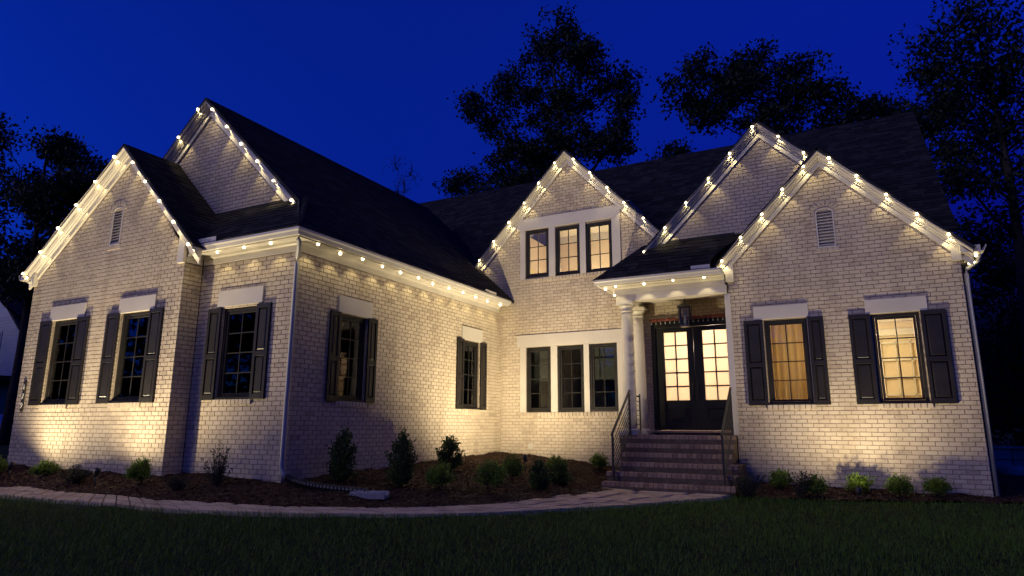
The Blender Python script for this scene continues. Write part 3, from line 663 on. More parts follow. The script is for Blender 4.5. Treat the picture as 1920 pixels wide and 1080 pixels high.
mb = MB(); mb.add([(-16.1,9.0,1.1),(-11.2,9.0,1.1),(-11.2,9.0,4.3),(-16.1,9.0,4.3)], [(0,1,2,3)]); mb.add([(-11.15,10.2,1.1),(-10.2,10.2,1.1),(-10.2,15.4,1.1),(-10.2,15.4,4.3),(-10.2,10.2,4.3),(-11.15,10.2,4.3)], [(0,1,4,5),(1,2,3,4)])
mb.add([(-8.9,8.3,1.1),(-8.9,9.0,1.1),(-8.9,9.0,4.3),(-8.9,8.3,4.3)], [(0,1,2,3)]); mb.add([(-11.1,8.9,1.1),(-8.85,8.9,1.1),(-8.85,8.9,4.3),(-11.1,8.9,4.3)], [(0,1,2,3)]); mb.add([(-9.5,8.9,1.1),(-9.5,15.4,1.1),(-9.5,15.4,4.3),(-9.5,8.9,4.3)], [(0,1,2,3)])  # extra inner walls added to stop floodlight leaking between the windows
mb.build('interior_wall', M_DARKROOM, HOUSE)
# white cased opening and glazed door seen through the right window
mb = MB(); mb.box(.35,.47,18.45,18.58,1.12,3.5); mb.box(1.5,1.62,18.45,18.58,1.12,3.5); mb.box(.35,1.62,18.45,18.58,3.5,3.66)
mb.build('interior_door_casing', M_TRIM, rm5)
mb = MB()
for i in range(4): mb.box(.50+.32*i,.53+.32*i,18.5,18.55,1.15,3.4)
for j in range(6): mb.box(.50,1.49,18.5,18.55,1.2+.42*j,1.24+.42*j)
mb.build('interior_glazed_door', M_TRIM, rm5)
mb = MB().box(-2.29,1.79,18.50,18.59,3.85,4.045).build('crown_moulding', M_TRIM, rm5)
MB().box(-8.29,-4.91,18.1,18.19,6.85,7.045).build('crown_moulding', M_TRIM, rm)

def curtain(name, x0, x1, y, z0, z1, m_, label, waves=9, amp=.03):
    n = waves*8; V = []; F = []
    for i in range(n+1):
        x = x0+(x1-x0)*i/n; yy = y+amp*math.sin(i/n*waves*2*math.pi)+.01*math.sin(i*1.3)
        V += [(x, yy, z0), (x, yy*1+.005, z1)]
    for i in range(n): F.append((2*i, 2*i+2, 2*i+3, 2*i+1))
    o = MB().add(V, F).build(name, m_, smooth=True); s = o.modifiers.new('thick', 'SOLIDIFY'); s.thickness = .006
    return tag(o, label, 'curtain')
curtain('curtain', -1.95, -.62, 14.86, 1.3, 3.8, M_CURT, 'tan curtain filling the lit window nearest the front door', 10)
curtain('curtain', -15.22, -14.84, 7.93, 1.5, 3.7, M_PALE, 'pale curtain at the side of the window beside the house number', 4)
curtain('curtain', -12.80, -12.55, 7.95, 1.5, 3.7, M_PALE, 'pale curtain at the side of the second window of the left gable', 3)
lb = empty('table_lamp', (-5.45, 17.3, 5.75)); tag(lb, 'shaded table lamp inside the upper right window under the centre gable', 'lamp')
MB().lathe((-5.45,17.3), [(.10,5.75),(.10,5.78),(.02,5.80),(.03,5.9),(.05,6.0),(.015,6.08),(.015,6.15)], 14).build('lamp_base', M_IRON, lb, smooth=True)
MB().lathe((-5.45,17.3), [(.20,6.12),(.19,6.13),(.15,6.40),(.16,6.40)], 18).build('lamp_shade', M_CURT, lb, smooth=True)
tb = empty('side_table', (-5.45,17.3,4.7)); tag(tb, 'small side table under the shaded lamp upstairs', 'table')
MB().box(-5.75,-5.15,17.05,17.55,5.70,5.745).build('table_top', M_BARK, tb)
for sx in (-5.72,-5.21):
    for sy in (17.08,17.49): MB().box(sx,sx+.04,sy,sy+.04,4.7,5.70).build('leg', M_BARK, tb)

# ------------------------------------------------------------------ lay the bricks
FR = [(-1,-1),(1,-1),(1,1),(-1,1)]
size = []
for i, b in enumerate(BR):
    if b[0] == 'poly': size.append(0); continue
    W, u, z, hl, hh, pr = b; p = W.P(u, z, 0)-CAMP; d = p.length; dep = p.dot(FW)
    size.append(max(0, -W.N.dot(p))/d*hl*hh/(dep*dep) if dep > 0 else 0)
order = sorted(range(len(BR)), key=lambda i: -size[i]); single = set(order[:300])
UNIT = MB().add([(-1,0,-1),(1,0,-1),(1,0,1),(-1,0,1),(-.97,-1,-.93),(.97,-1,-.93),(.97,-1,.93),(-.97,-1,.93)], [(0,1,5,4),(1,2,6,5),(2,3,7,6),(3,0,4,7),(4,5,6,7),(3,2,1,0)]).mesh('brick', M_BRICK)
V = []; F = []
for i, b in enumerate(BR):
    if b[0] == 'poly':
        k = len(V); N = b[2]; V += [tuple(p-N*.03) for p in b[1]]+[tuple(p) for p in b[1]]
        F += [(k,k+1,k+5,k+4),(k+1,k+2,k+6,k+5),(k+2,k+3,k+7,k+6),(k+3,k,k+4,k+7),(k+4,k+5,k+6,k+7)]; continue
    W, u, z, hl, hh, pr = b; dpt = .022
    if i in single:
        o = link('brick', UNIT, W.ob, W.P(u, z, pr-dpt)); o.rotation_euler = orient(W); o.scale = (hl, dpt, hh); continue
    k = len(V)
    V += [tuple(W.P(u+s*hl, z+t*hh, pr-dpt)) for s, t in FR]+[tuple(W.P(u+s*(hl-.003), z+t*(hh-.0025), pr)) for s, t in FR]
    F += [(k,k+1,k+5,k+4),(k+1,k+2,k+6,k+5),(k+2,k+3,k+7,k+6),(k+3,k,k+4,k+7),(k+4,k+5,k+6,k+7)]
o = np_mesh('brickwork', V, F, M_BRICK, HOUSE); o['kind'] = 'stuff'

# ------------------------------------------------------------------ front steps
ST = empty('brick_steps', (-3.5, 13.6, 0)); tag(ST, 'six broad brick steps climbing to the front door', 'steps')
zs = [.023+.1803*k for k in range(7)]
BRK = MB().add([(-1,1,-1),(1,1,-1),(1,1,1),(-1,1,1),(-.97,-1,-.93),(.97,-1,-.93),(.97,-1,.93),(-.97,-1,.93)], [(0,1,5,4),(1,2,6,5),(2,3,7,6),(3,0,4,7),(4,5,6,7),(3,2,1,0)]).mesh('brick', M_STEPB)
for k in range(6):
    y0 = 12.93+.28*k; y1 = y0+.30 if k < 5 else 15.55; xa, xb = (-4.80,-2.20) if k < 2 else (-4.64 if k < 5 else -4.88, -2.22 if k < 3 else -2.375)
    if k == 5: xb = -2.375
    s = MB().box(xa+.006,xb-.006,y0+.012,y1 if k == 5 else 15.2,(zs[k]-.35) if k == 0 else zs[k]-.0,zs[k+1]-.006).build('step', M_STEPM, ST)
    n = round((xb-xa)/.098); d = (xb-xa)/n                                        # rowlock course
    for i in range(n):
        o = link('brick', BRK, s, (xa+d*(i+.5), y0+.10+random.uniform(-.002,.002), zs[k+1]-.043)); o.scale = ((d-.013)/2, .098, .042)
    n = round((xb-xa)/.203); d = (xb-xa)/n
    for i in range(n+ (k%2)):
        a = xa+max(0,(i-.5*(k%2)))*d; b = min(xb, xa+(i+1-.5*(k%2))*d)
        if b-a < .03: continue
        o = link('brick', BRK, s, ((a+b)/2, y0+.055+.018, zs[k]+.045)); o.scale = ((b-a-.013)/2, .05, .040)
MB().box(-4.86,-2.38,14.36,15.54,.05,1.06).build('porch_base', M_STEPM, ST)
# railings
def railing(x, label, ret):
    r_ = empty('stair_railing', (x,13.1,.2)); tag(r_, label, 'railing', 'railings of the front steps')
    a, b = (x,13.10), (x,14.28); za, zb = .22, 1.11; th = .017
    MB().box(x-.02,x+.02,13.08,13.12,za-.0,za+.90).build('post', M_IRON, r_, bevel=.003)
    MB().box(x-.02,x+.02,14.26,14.30,zb,zb+.92).build('post', M_IRON, r_, bevel=.003)
    lo = Vector((x,13.05,za+.88)); hi = Vector((x,14.33,zb+.95))
    def bar(p, q, h, w): MB().hexa([(x-w,p.y,p.z),(x+w,p.y,p.z),(x+w,q.y,q.z),(x-w,q.y,q.z)], [(x-w,p.y,p.z+h),(x+w,p.y,p.z+h),(x+w,q.y,q.z+h),(x-w,q.y,q.z+h)]).build('rail', M_IRON, r_)
    bar(lo, hi, .035, .022)
    A, Bq = Vector((x,13.11,za)), Vector((x,14.27,zb))
    for i in range(7):
        t = .10+.105*i; bar(A+Vector((0,0,t)), Bq+Vector((0,0,t)), .03 if i == 0 else .013, .012 if i == 0 else .006)
    if ret:
        MB().box(x-.015,x+.015,15.05,15.08,1.105,2.03).build('post', M_IRON, r_)
        for i in range(8): MB().box(x-.007,x+.007,14.30,15.06,1.22+.105*i,1.233+.105*i+(.02 if i == 7 else 0)).build('rail', M_IRON, r_)
railing(-4.60, 'black iron handrail on the window side of the front steps', True)
railing(-2.42, 'black iron handrail beside the right gable wall', False)

# ------------------------------------------------------------------ lantern, garland, number
L = empty('porch_lantern', (-3.42,14.95,4.24)); tag(L, 'unlit black glass lantern hanging above the front door', 'lantern')
cx, cy = -3.42, 14.95
MB().tube([(cx,cy,4.235),(cx,cy,4.07)], .01, 6).build('chain', M_IRON, L)
mb = MB(); mb.lathe((cx,cy), [(.05,4.24),(.05,4.225)], 12); mb.build('ceiling_rose', M_IRON, L)
MB().hexa([(cx-.15,cy-.15,3.98),(cx+.15,cy-.15,3.98),(cx+.15,cy+.15,3.98),(cx-.15,cy+.15,3.98)],[(cx-.05,cy-.05,4.07),(cx+.05,cy-.05,4.07),(cx+.05,cy+.05,4.07),(cx-.05,cy+.05,4.07)]).build('lantern_roof', M_IRON, L)
mb = MB()
for sx in (-1,1):
    for sy in (-1,1): mb.hexa([(cx+sx*.095-.009,cy+sy*.095-.009,3.55),(cx+sx*.095+.009,cy+sy*.095-.009,3.55),(cx+sx*.095+.009,cy+sy*.095+.009,3.55),(cx+sx*.095-.009,cy+sy*.095+.009,3.55)],[(cx+sx*.125-.009,cy+sy*.125-.009,3.98),(cx+sx*.125+.009,cy+sy*.125-.009,3.98),(cx+sx*.125+.009,cy+sy*.125+.009,3.98),(cx+sx*.125-.009,cy+sy*.125+.009,3.98)])
mb.box(cx-.11,cx+.11,cy-.11,cy+.11,3.52,3.55); mb.build('lantern_frame', M_IRON, L)
for sx, sy in ((-1,0),(1,0),(0,-1),(0,1)):
    o = link('pane', LPANE, L, (cx+sx*.108, cy+sy*.108, 3.765)); o.scale = (.18 if sx == 0 else .004, .18 if sy == 0 else .004, .41)
MB().tube([(cx,cy,3.55),(cx,cy,3.72)], .025, 8).build('candle_tube', M_TRIM, L, smooth=True)
MB().ball((cx,cy,3.76), .025, 8, 6, sz=1.6).build('lamp_bulb', M_PALE, L, smooth=True)
G = empty('door_garland', (-3.4,15.5,3.78)); tag(G, 'red brown beaded garland draped along the top of the door frame', 'garland')
mb = MB(); pts = []
for i in range(61):
    t = i/60; x = -4.42+2.02*t; z = 3.80+.018*math.sin(t*math.pi*28)+.02*t; pts.append((x, 15.50, z))
mb.tube(pts, .028, 6)
for i in range(180): 
    t = random.random(); mb.ball((-4.42+2.02*t+random.uniform(-.01,.01), 15.49+random.uniform(-.03,.02), 3.80+.02*t+random.uniform(-.03,.04)), random.uniform(.010,.018), 6, 4)
mb.build('garland_strand', M_RED, G, smooth=True)
for i in range(18):
    x = -4.36+.112*i
    mb = MB(); mb.tube([(x,15.48,3.80),(x,15.48,3.74)], .004, 5); mb.ball((x,15.48,3.722), .014, 6, 5, sz=1.7); mb.build('drop_bead', M_PALE, G, smooth=True)
S = empty('house_number_sign', (-15.98,7.68,1.9)); tag(S, 'narrow black vertical plaque with white house number 179', 'sign')
mb = MB(); pl = [(-.045,1.60),(0,1.545),(.045,1.60),(.045,2.18),(0,2.235),(-.045,2.18)]
pl = [(-15.98+a, z) for a, z in pl]; k = 6
mb.add([(a,7.668,z) for a, z in pl]+[(a,7.694,z) for a, z in pl], [tuple(range(k)), tuple(range(k,2*k))[::-1]]+[((i+1)%k,i,k+i,k+(i+1)%k) for i in range(k)]); mb.build('plaque', M_IRON, S)
for ch, z in (('1',2.02),('7',1.82),('9',1.63)):
    cu = bpy.data.curves.new('digit', 'FONT'); cu.body = ch; cu.size = .17; cu.align_x = 'CENTER'; cu.extrude = .004; cu.materials.append(M_NUM)
    tmp = bpy.data.objects.new('digit_outline', cu); COL.objects.link(tmp); me = bpy.data.meshes.new_from_object(tmp); bpy.data.objects.remove(tmp); bpy.data.curves.remove(cu)
    o = bpy.data.objects.new('digit', me); COL.objects.link(o); o.parent = S; wloc(o, (-15.98,7.663,z)); o.rotation_euler = (R(90),0,0)

# ------------------------------------------------------------------ light strings
BULBM = MB().ball((0,0,0), .025, 10, 7).mesh('bulb', M_BULB, True)
SPOT = bpy.data.lights.new('bulb_light', 'SPOT'); SPOT.energy = BULB_W; SPOT.color = WARM2; SPOT.spot_size = R(92); SPOT.spot_blend = .45; SPOT.shadow_soft_size = .02
def string(label, pts, aim):
    s = empty('light_string', pts[0]); tag(s, label, 'string lights', 'warm white light strings along the roof edges')
    pts = [tuple(Vector(p)+Vector((random.gauss(0,.012), random.gauss(0,.004), random.gauss(0,.010)))) for p in pts]
    cp = []
    for p, q in zip(pts[:-1], pts[1:]): cp += [Vector(p), Vector(p).lerp(Vector(q), .5)-Vector((0,0,random.uniform(.004,.022)))]
    cp = [c_+Vector((0,.02 if aim[1] else 0,.034)) for c_ in cp+[Vector(pts[-1])]]          # clipped up behind the lamps
    MB().tube(cp, .006, 5).build('cable', M_TRIM, s)
    for p in pts:
        b = link('bulb', BULBM, s, p); b.scale = (random.uniform(.9,1.15),)*3
        l = bpy.data.objects.new('bulb_light', SPOT); COL.objects.link(l); l.parent = s
        wloc(l, Vector(p)+Vector(aim).normalized()*.032); l.rotation_euler = Vector(aim).to_track_quat('-Z', 'Y').to_euler()
def along(A, B_, n, y, a=.0, b=1.0, dz=-.06):
    return [(A[0]+(B_[0]-A[0])*t, y, A[1]+(B_[1]-A[1])*t+dz) for t in np.linspace(a, b, n)]
OUT = .235
for key, n, a, b, lab in (('G1L',6,.02,.93,'light string up the outer slope of the leftmost gable'),('G1R',5,.17,.97,'light string down the slope of the leftmost gable toward the gutter'),
    ('G2L',3,.43,.93,'short string of three bulbs on the hidden slope of the tall left gable'),('G2R',6,.1,.97,'light string down the long slope of the tall left gable'),
    ('G3L',6,.05,.9,'light string on the slope of the centre gable beside the left wing roof'),('G3R',6,.1,.93,'light string on the slope of the centre gable toward the porch'),
    ('G4L',6,.03,.97,'light string on the long slope of the gable above the porch'),('G4R',2,.32,.68,'two bulbs on the short slope tucked behind the right gable'),
    ('G5L',5,.12,.88,'light string on the porch side slope of the right gable'),('G5R',5,.09,.86,'light string on the outer slope of the right gable')):
    A, B_, y = RK[key]; string(lab, along(A, B_, n, y-OUT, a, b), (0,.6,-1))
string('light string under the long gutter of the left wing side wall', [(-8.32,8.29+.607*i,4.435) for i in range(12)], (-.25,0,-1))
string('three bulbs under the short gutter beside the leftmost gable', [(-10.37+.71*i,7.84,4.435) for i in range(3)], (0,.25,-1))
string('light string under the porch gutter above the front door', [(-4.78+.667*i,14.11,4.435) for i in range(4)], (0,.25,-1))
string('two bulbs under the side gutter of the porch above the column', [(-5.11,14.35,4.435),(-5.11,15.1,4.435)], (.25,0,-1))
string('two bulbs tucked under the right corner gutter by the downspout', [(2.12,14.50,4.43),(2.12,15.15,4.43)], (-.25,0,-1))

# ------------------------------------------------------------------ garden floodlights
def uplight(p, aim, label, w, size=R(128), hh=.13):
    z = float(gz(p[0], p[1]))+.03; q = Vector((p[0], p[1], z)); u = empty('garden_floodlight', q); tag(u, label, 'floodlight', 'landscape floodlights in the planting beds')
    h = q+Vector((0,0,hh)); d = (Vector(aim)-h).normalized()
    MB().tube([q-Vector((0,0,.06)), h-Vector((0,0,.03))], .014, 8).build('ground_stake', M_IRON, u, smooth=True)
    rings = [(-.06,.02),(-.045,.04),(.03,.05),(.085,.052),(.085,.047),(.01,.045)]
    MB().tube([h+d*a for a, _ in rings], [b for _, b in rings], 14, cap=True).build('lamp_head', M_IRON, u, smooth=True)
    MB().tube([h+d*.012, h+d*.02], .043, 14).build('lens', M_LED, u)
    L_ = bpy.data.lights.new('floodlight_beam', 'SPOT'); L_.energy = w; L_.color = WARM; L_.spot_size = size; L_.spot_blend = .95; L_.shadow_soft_size = .03
    L_.use_nodes = True; nt = L_.node_tree; em = nt.nodes['Emission']; fo = nt.nodes.new('ShaderNodeLightFalloff'); fo.inputs['Strength'].default_value = 1.0; fo.inputs['Smooth'].default_value = 7.0   # falloff softened beyond a real lamp's, to avoid a hot spot at the foot
    nt.links.new(fo.outputs['Quadratic'], em.inputs['Strength'])
    l = bpy.data.objects.new('floodlight_beam', L_); COL.objects.link(l); l.parent = u; wloc(l, h+d*.10); l.rotation_euler = d.to_track_quat('-Z', 'Y').to_euler()
uplight((-14.83,7.10), (-13.7,7.9,3.8), 'small black floodlight in the mulch below the house number', UPLIGHT_W*2.4, R(172), .20)
uplight((-11.75,6.95), (-11.5,7.9,4.2), 'small black floodlight in the mulch left of the dark corner shrub', UPLIGHT_W*2.0, R(168), .24)
uplight((-6.55,13.0), (-7.9,14.3,3.8), 'small black floodlight among the shrubs in the inner corner', UPLIGHT_W*2.6, R(176), .30)
uplight((-.21,13.44), (-.2,14.45,3.3), 'small black floodlight in front of the right gable', UPLIGHT_W*1.4, R(172), .10)

# ------------------------------------------------------------------ shrubs
def leaves(P, D, l, w, m_, name, parent):
    """leaf quads at P with axis D"""
    n = len(P); D = D/np.linalg.norm(D, axis=1, keepdims=True); r_ = RNG.normal(size=(n,3)); S_ = np.cross(D, r_); S_ /= np.linalg.norm(S_, axis=1, keepdims=True)+1e-9
    l = l*RNG.uniform(.7,1.3,(n,1)); w = w*RNG.uniform(.7,1.3,(n,1)); Nn = np.cross(D, S_)
    V = np.stack([P, P+D*l*.5+S_*w+Nn*w*.3, P+D*l, P+D*l*.5-S_*w+Nn*w*.3], 1).reshape(-1,3); F = np.arange(4*n).reshape(-1,4)
    return np_mesh(name, V, F, m_, parent)
def shrub(x, y, w, h, kind, label):
    z = float(mound(np.array(x), np.array(y)))-.01; root = empty('shrub', (x,y,z)); tag(root, label, 'shrub', 'young shrubs in the mulch beds')
    rx = w/2; mb = MB()
    if kind in ('box', 'holly'):                          # many leafy shoots of uneven length
        up = kind == 'holly'; ns = int((70 if up else 46)*(w*h/.25)**.6)+14; PP = []; DD = []; lf, lw, mm = (.05, .016, M_HOLLY) if up else (.036, .013, M_BOX)
        for i in range(ns):
            a = random.uniform(0, 6.283); ct = random.uniform(-.35, 1)**1; st_ = math.sqrt(max(0, 1-ct*ct)); rr = random.uniform(.62, 1.0)*(1.12 if random.random() < .12 else 1)
            if up: t = random.uniform(.12, 1); s_ = rx*np.interp(t, [0,.2,.45,.7,.9,1], [.5,.9,1,.78,.42,.16])*rr; tip = Vector((x+s_*math.cos(a), y+s_*math.sin(a), z+h*t*(1+random.gauss(0,.05)))); org = Vector((x+.15*s_*math.cos(a), y+.15*s_*math.sin(a), z+h*max(.03, t-.35)))
            else: tip = Vector((x+rx*rr*st_*math.cos(a), y+rx*rr*st_*math.sin(a), z+h*.48+h*.52*rr*ct)); org = Vector((x, y, z+h*.25))
            mb.tube([org, org.lerp(tip,.6)+Vector((0,0,.01)), tip], [.005,.0035,.0015], 4)
            nl = int(18 if up else 42); dd = (tip-org).normalized()
            for k in range(nl):
                t2 = random.uniform(.35, 1.04); p = org.lerp(tip, t2); sp = .022 if up else .030
                PP.append((p.x+random.gauss(0,sp), p.y+random.gauss(0,sp), max(z+.01, p.z+random.gauss(0,sp)))); DD.append((dd.x+random.gauss(0,.7), dd.y+random.gauss(0,.7), dd.z+.3+random.gauss(0,.6)))
        P = np.array(PP); D = np.array(DD)
    else:                                                 # wispy upright shoots
        ns = int(26*(w/.5)); P = []; D = []
        for i in range(ns):
            a = random.uniform(0,6.28); s = random.uniform(.1,1)*rx; hh = h*random.uniform(.55,1.05)*(1-.35*(s/rx)**2); b0_ = Vector((x+.25*s*math.cos(a), y+.25*s*math.sin(a), z)); b1_ = Vector((x+s*math.cos(a), y+s*math.sin(a), z+hh))
            mb.tube([b0_, (b0_+b1_)/2+Vector((0,0,.03)), b1_], [.004,.003,.0015], 4)
            for k in range(22):
                t = random.uniform(.12,1); P.append(b0_.lerp(b1_, t)+Vector((random.gauss(0,.012),random.gauss(0,.012),0))); D.append((math.cos(a+random.uniform(-2,2)), math.sin(a+random.uniform(-2,2)), .8))
        P = np.array([tuple(p) for p in P]); D = np.array(D); lf, lw, mm = .045, .010, M_WISP
    leaves(P, D, lf, lw, mm, 'foliage', root)
    for i in range(7):
        a = random.uniform(0,6.28); s = random.uniform(.1,.6)*rx; mb.tube([(x+.02*math.cos(a),y+.02*math.sin(a),z-.03),(x+s*.6*math.cos(a),y+s*.6*math.sin(a),z+h*.35),(x+s*math.cos(a),y+s*math.sin(a),z+h*random.uniform(.6,.85))], [.008,.006,.002], 5)
    mb.build('stem', M_BARK, root)
for a in ((-14.02,7.33,.46,.27,'box','bright floodlit shrub low against the wall below the first window'),
    (-12.57,7.08,.60,.34,'wisp','low wispy shrub throwing a spiky shadow on the left gable wall'),
    (-10.96,7.22,.42,.42,'box','dark shrub at the right corner of the left gable'),
    (-9.82,7.10,.44,.26,'wisp','low dark shrub in the shaded notch beside the left gable'),
    (-9.42,7.52,.50,.70,'wisp','tall spiky shrub under the window left of the downspout'),
    (-7.95,8.84,.58,.86,'holly','upright oval shrub just right of the downspout'),
    (-7.12,9.38,.60,.90,'holly','tallest oval shrub, second along the side wall of the left wing'),
    (-7.68,11.74,.66,.66,'holly','leafy shrub outlined against the lit side wall below the far window'),
    (-6.49,9.66,.50,.46,'box','low round shrub in front of the second oval shrub'),
    (-5.88,10.32,.60,.56,'box','round dark shrub near the path in the middle bed'),
    (-6.24,11.81,.50,.55,'box','shrub with its top lit, left of the corner floodlight'),
    (-5.50,11.52,.46,.54,'holly','small dark shrub in front of the corner floodlight'),
    (-6.06,13.55,.52,.40,'box','brightly lit round shrub throwing a round shadow under the triple window'),
    (-5.52,12.51,.58,.40,'holly','dark loose shrub in front of the lit round shrub'),
    (-5.54,14.80,.42,.40,'box','lone dark shrub beside the foot of the steps railing'),
    (-2.0,12.88,.82,.50,'wisp','wide wispy shrub at the right end of the bottom step'),
    (-1.53,13.93,.44,.37,'box','round shrub near the wall under the lit curtain window'),
    (-1.12,13.10,.58,.48,'wisp','wispy shrub at the lawn edge under the lit curtain window'),
    (-.86,13.28,.40,.37,'box','small round shrub touching the wispy one at the lawn edge'),
    (-.20,13.95,.50,.34,'box','bright green floodlit shrub throwing a big round shadow on the right gable'),
    (.44,13.84,.46,.36,'box','dark round shrub right of the bright green floodlit one'),
    (1.02,13.98,.48,.33,'box','last dark round shrub near the right corner of the house'),
    (-15.45,7.15,.36,.34,'box','lit shrub cut by the left edge of the photo')): shrub(*a)

# ------------------------------------------------------------------ drain pipe and splash block
mb = MB(); pts = []; rs = []
path_p = [(-8.40,8.03,.47),(-8.28,8.07,.42),(-8.1,8.15,.36),(-7.8,8.28,.31),(-7.45,8.42,.28),(-7.05,8.55,.255)]
for i in range(len(path_p)-1):
    for t in np.linspace(0,1,12,endpoint=False): pts.append(Vector(path_p[i]).lerp(Vector(path_p[i+1]), t)); rs.append(.062 if len(rs)%2 else .054)
tag(mb.tube(pts, rs, 12).build('drain_pipe', M_PIPE), 'black corrugated drain pipe running from the downspout across the mulch', 'pipe')
q = Vector((-6.98,8.42)); zb = float(gz(*q))+.03; d = Vector((.93,.37)).normalized(); e = Vector((-d.y,d.x)); mb = MB()
P2 = lambda a, b, z: (q.x+d.x*a+e.x*b, q.y+d.y*a+e.y*b, zb+z)
def bx(a0,a1,b0,b1,z0,z1,tp=0): mb.hexa([P2(a0,b0,z0),P2(a1,b0,z0),P2(a1,b1,z0),P2(a0,b1,z0)],[P2(a0+tp,b0+tp*.6,z1),P2(a1-tp,b0+tp*.6,z1),P2(a1-tp,b1-tp*.6,z1),P2(a0+tp,b1-tp*.6,z1)])
bx(-.29,.29,-.14,.14,-.03,.03); bx(-.29,.29,-.14,-.09,.03,.075,.012); bx(-.29,.29,.09,.14,.03,.075,.012); bx(-.29,-.24,-.088,.088,.03,.075,.012)
tag(mb.build('splash_block', M_BLOCK, bevel=.008), 'grey concrete splash block at the end of the black drain pipe', 'splash block')

# ------------------------------------------------------------------ trees
def tree(name, label, base, y, blobs, leaf=.20, dens=26, trunk=.28, depth=.75, bare=False, m_=M_TREE):
    bx_, by_ = base; zb = float(gz(bx_, by_))-.1; root = empty(name, (bx_,by_,zb)); tag(root, label, 'tree', 'trees around the house')
    zt = max(b[1]+b[3]*.5 for b in blobs); xt = sum(b[0] for b in blobs)/len(blobs); tr = MB(); zl = min(b[1]-b[3] for b in blobs)
    ks = 8; tp = []; tw = []
    for i in range(ks+1):
        t = i/ks; tp.append(Vector((bx_+(xt-bx_)*t**1.5+.15*math.sin(t*5+bx_), by_+.15*math.sin(t*4), zb+(zt-zb)*.95*t))); tw.append(trunk*(1-.88*t))
    tr.tube(tp, tw, 9)
    PL = []; DL = []
    def at_z(z):
        t = min(1, max(0, (z-zb)/((zt-zb)*.95))); i = min(ks-1, int(t*ks)); return tp[i].lerp(tp[i+1], t*ks-i), trunk*(1-.88*t)
    for bx2, bz, rx, rz in blobs:
        by2 = y+random.uniform(-1,1)*depth*2; c = Vector((bx2, by2, bz)); dist = math.hypot(bx2-bx_, by2-by_)
        s, w = at_z(max(zb+(zl-zb)*.6, bz-.7*dist-.5)); mid = s.lerp(c, .5)+Vector((0,0,-.08*dist))
        tr.tube([s, mid, c, c+Vector((random.uniform(-.3,.3)*rx,0,rz*.7))], [w*.5, w*.32, w*.16+.012, .008], 6)
        nt = 6+int(rx*3)
        for k in range(nt):
            e = c+Vector((random.gauss(0,.55)*rx, random.gauss(0,.5)*rx, random.gauss(0,.5)*rz)); st = mid.lerp(c, random.uniform(.3,1))
            tr.tube([st, st.lerp(e,.5)+Vector((0,0,.1)), e], [.028,.018,.006], 4)
        if bare: continue
        nc = int(7+rx*rz*9)
        for k in range(nc):
            v = Vector((random.gauss(0,1), random.gauss(0,1), random.gauss(0,1))).normalized()*random.uniform(.3,1.08)**.7
            cc = np.array((c.x+v.x*rx, c.y+v.y*rx, c.z+v.z*rz)); nl = int(1.9*dens*random.uniform(.5,1.4)); sg = random.uniform(.2,.42)
            PL.append(cc+np.clip(RNG.normal(size=(nl,3)),-1.7,1.7)*sg*np.array((1.15,1.15,.75))); DL.append(RNG.normal(size=(nl,3))+np.array((0,0,-.3)))
    tr.build('trunk', M_BARK, root, smooth=True)
    if PL: leaves(np.concatenate(PL), np.concatenate(DL), leaf*1.0, leaf*.29, m_, 'crown', root)
tree('tall_tree', 'tall leafy tree rising behind the centre gable', (-14.1,34), 34, [(-15.0,25.5,1.72,.94),(-16.2,24.3,1.08,1.29),(-14.0,23.7,1.69,1.15),(-12.6,22.6,1.28,1.13),(-18.1,23.1,1.25,1.2),(-16.5,21.3,2.29,1.34),(-13.7,20.9,1.84,1.46),(-11.3,21.3,1.15,1.33),(-10.8,19.5,.78,1.18),(-19.4,21.0,1.65,1.04),(-16.6,18.7,2.63,1.32),(-13.7,18.1,1.82,1.28),(-11.1,17.6,.91,1.08),(-18.4,17.7,2.29,1.18),(-11.4,16.5,1.23,.62),(-15.1,16.9,2.2,.97),(-20.2,20.8,.71,.56),(-16,15,2.4,1.2),(-18.5,15.6,2,1)], .25, 30, .38)
tree('small_tree', 'small round tree top peeking over the roof left of the tall tree', (-22.8,36), 36, [(-22.9,17.9,1.05,.96),(-23.2,17.1,.9,.9),(-22.6,16,1.2,1)], .24, 26, .2)
tree('bare_sapling', 'thin bare sapling top above the left wing roof', (-25.9,34), 34, [(-26.4,18.6,.5,.9),(-25.6,18.2,.5,.8),(-27.2,17.8,.5,.8),(-26.0,16.5,.7,1)], .12, 4, .10, m_=M_TREE)
tree('broad_tree', 'broad leafy tree behind the porch gable', (-4.0,32), 32, [(-6.0,19.6,1.33,.89),(-6.6,17.9,1.01,.84),(-5.6,16.6,1.24,.49),(-4.4,19.3,.99,.76),(-3.1,19.4,1.16,.8),(-1.7,19.0,.89,.68),(-3.7,17.8,1.67,.96),(-2.2,17.1,1.63,1.04),(-.8,17.6,1.22,.92),(.1,16.5,1.03,.8),(.4,15.5,.56,.74),(-1.4,15.8,1.74,.66),(-3.1,15.9,1.34,.68),(-5.0,17.8,1.18,.98),(-2.9,14.6,1.6,.8),(-.3,14.5,1.2,.8)], .23, 30, .32)
tree('small_tree', 'low dark tree top over the ridge between the broad tree and the big right tree', (2.2,36), 36, [(2.0,17.5,1.06,.49),(3.1,17.0,1.1,.54),(1.4,17.1,.94,.41),(2.5,16,1.5,.8),(4.2,16.2,1.2,.7),(5.2,16.6,1.0,.7)], .24, 28, .2)
tree('small_tree', 'tiny tree top just showing over the ridge beside the porch gable', (-8.2,36), 36, [(-8.3,16.8,.99,.3),(-8.0,15.6,1.2,.8)], .24, 28, .18)
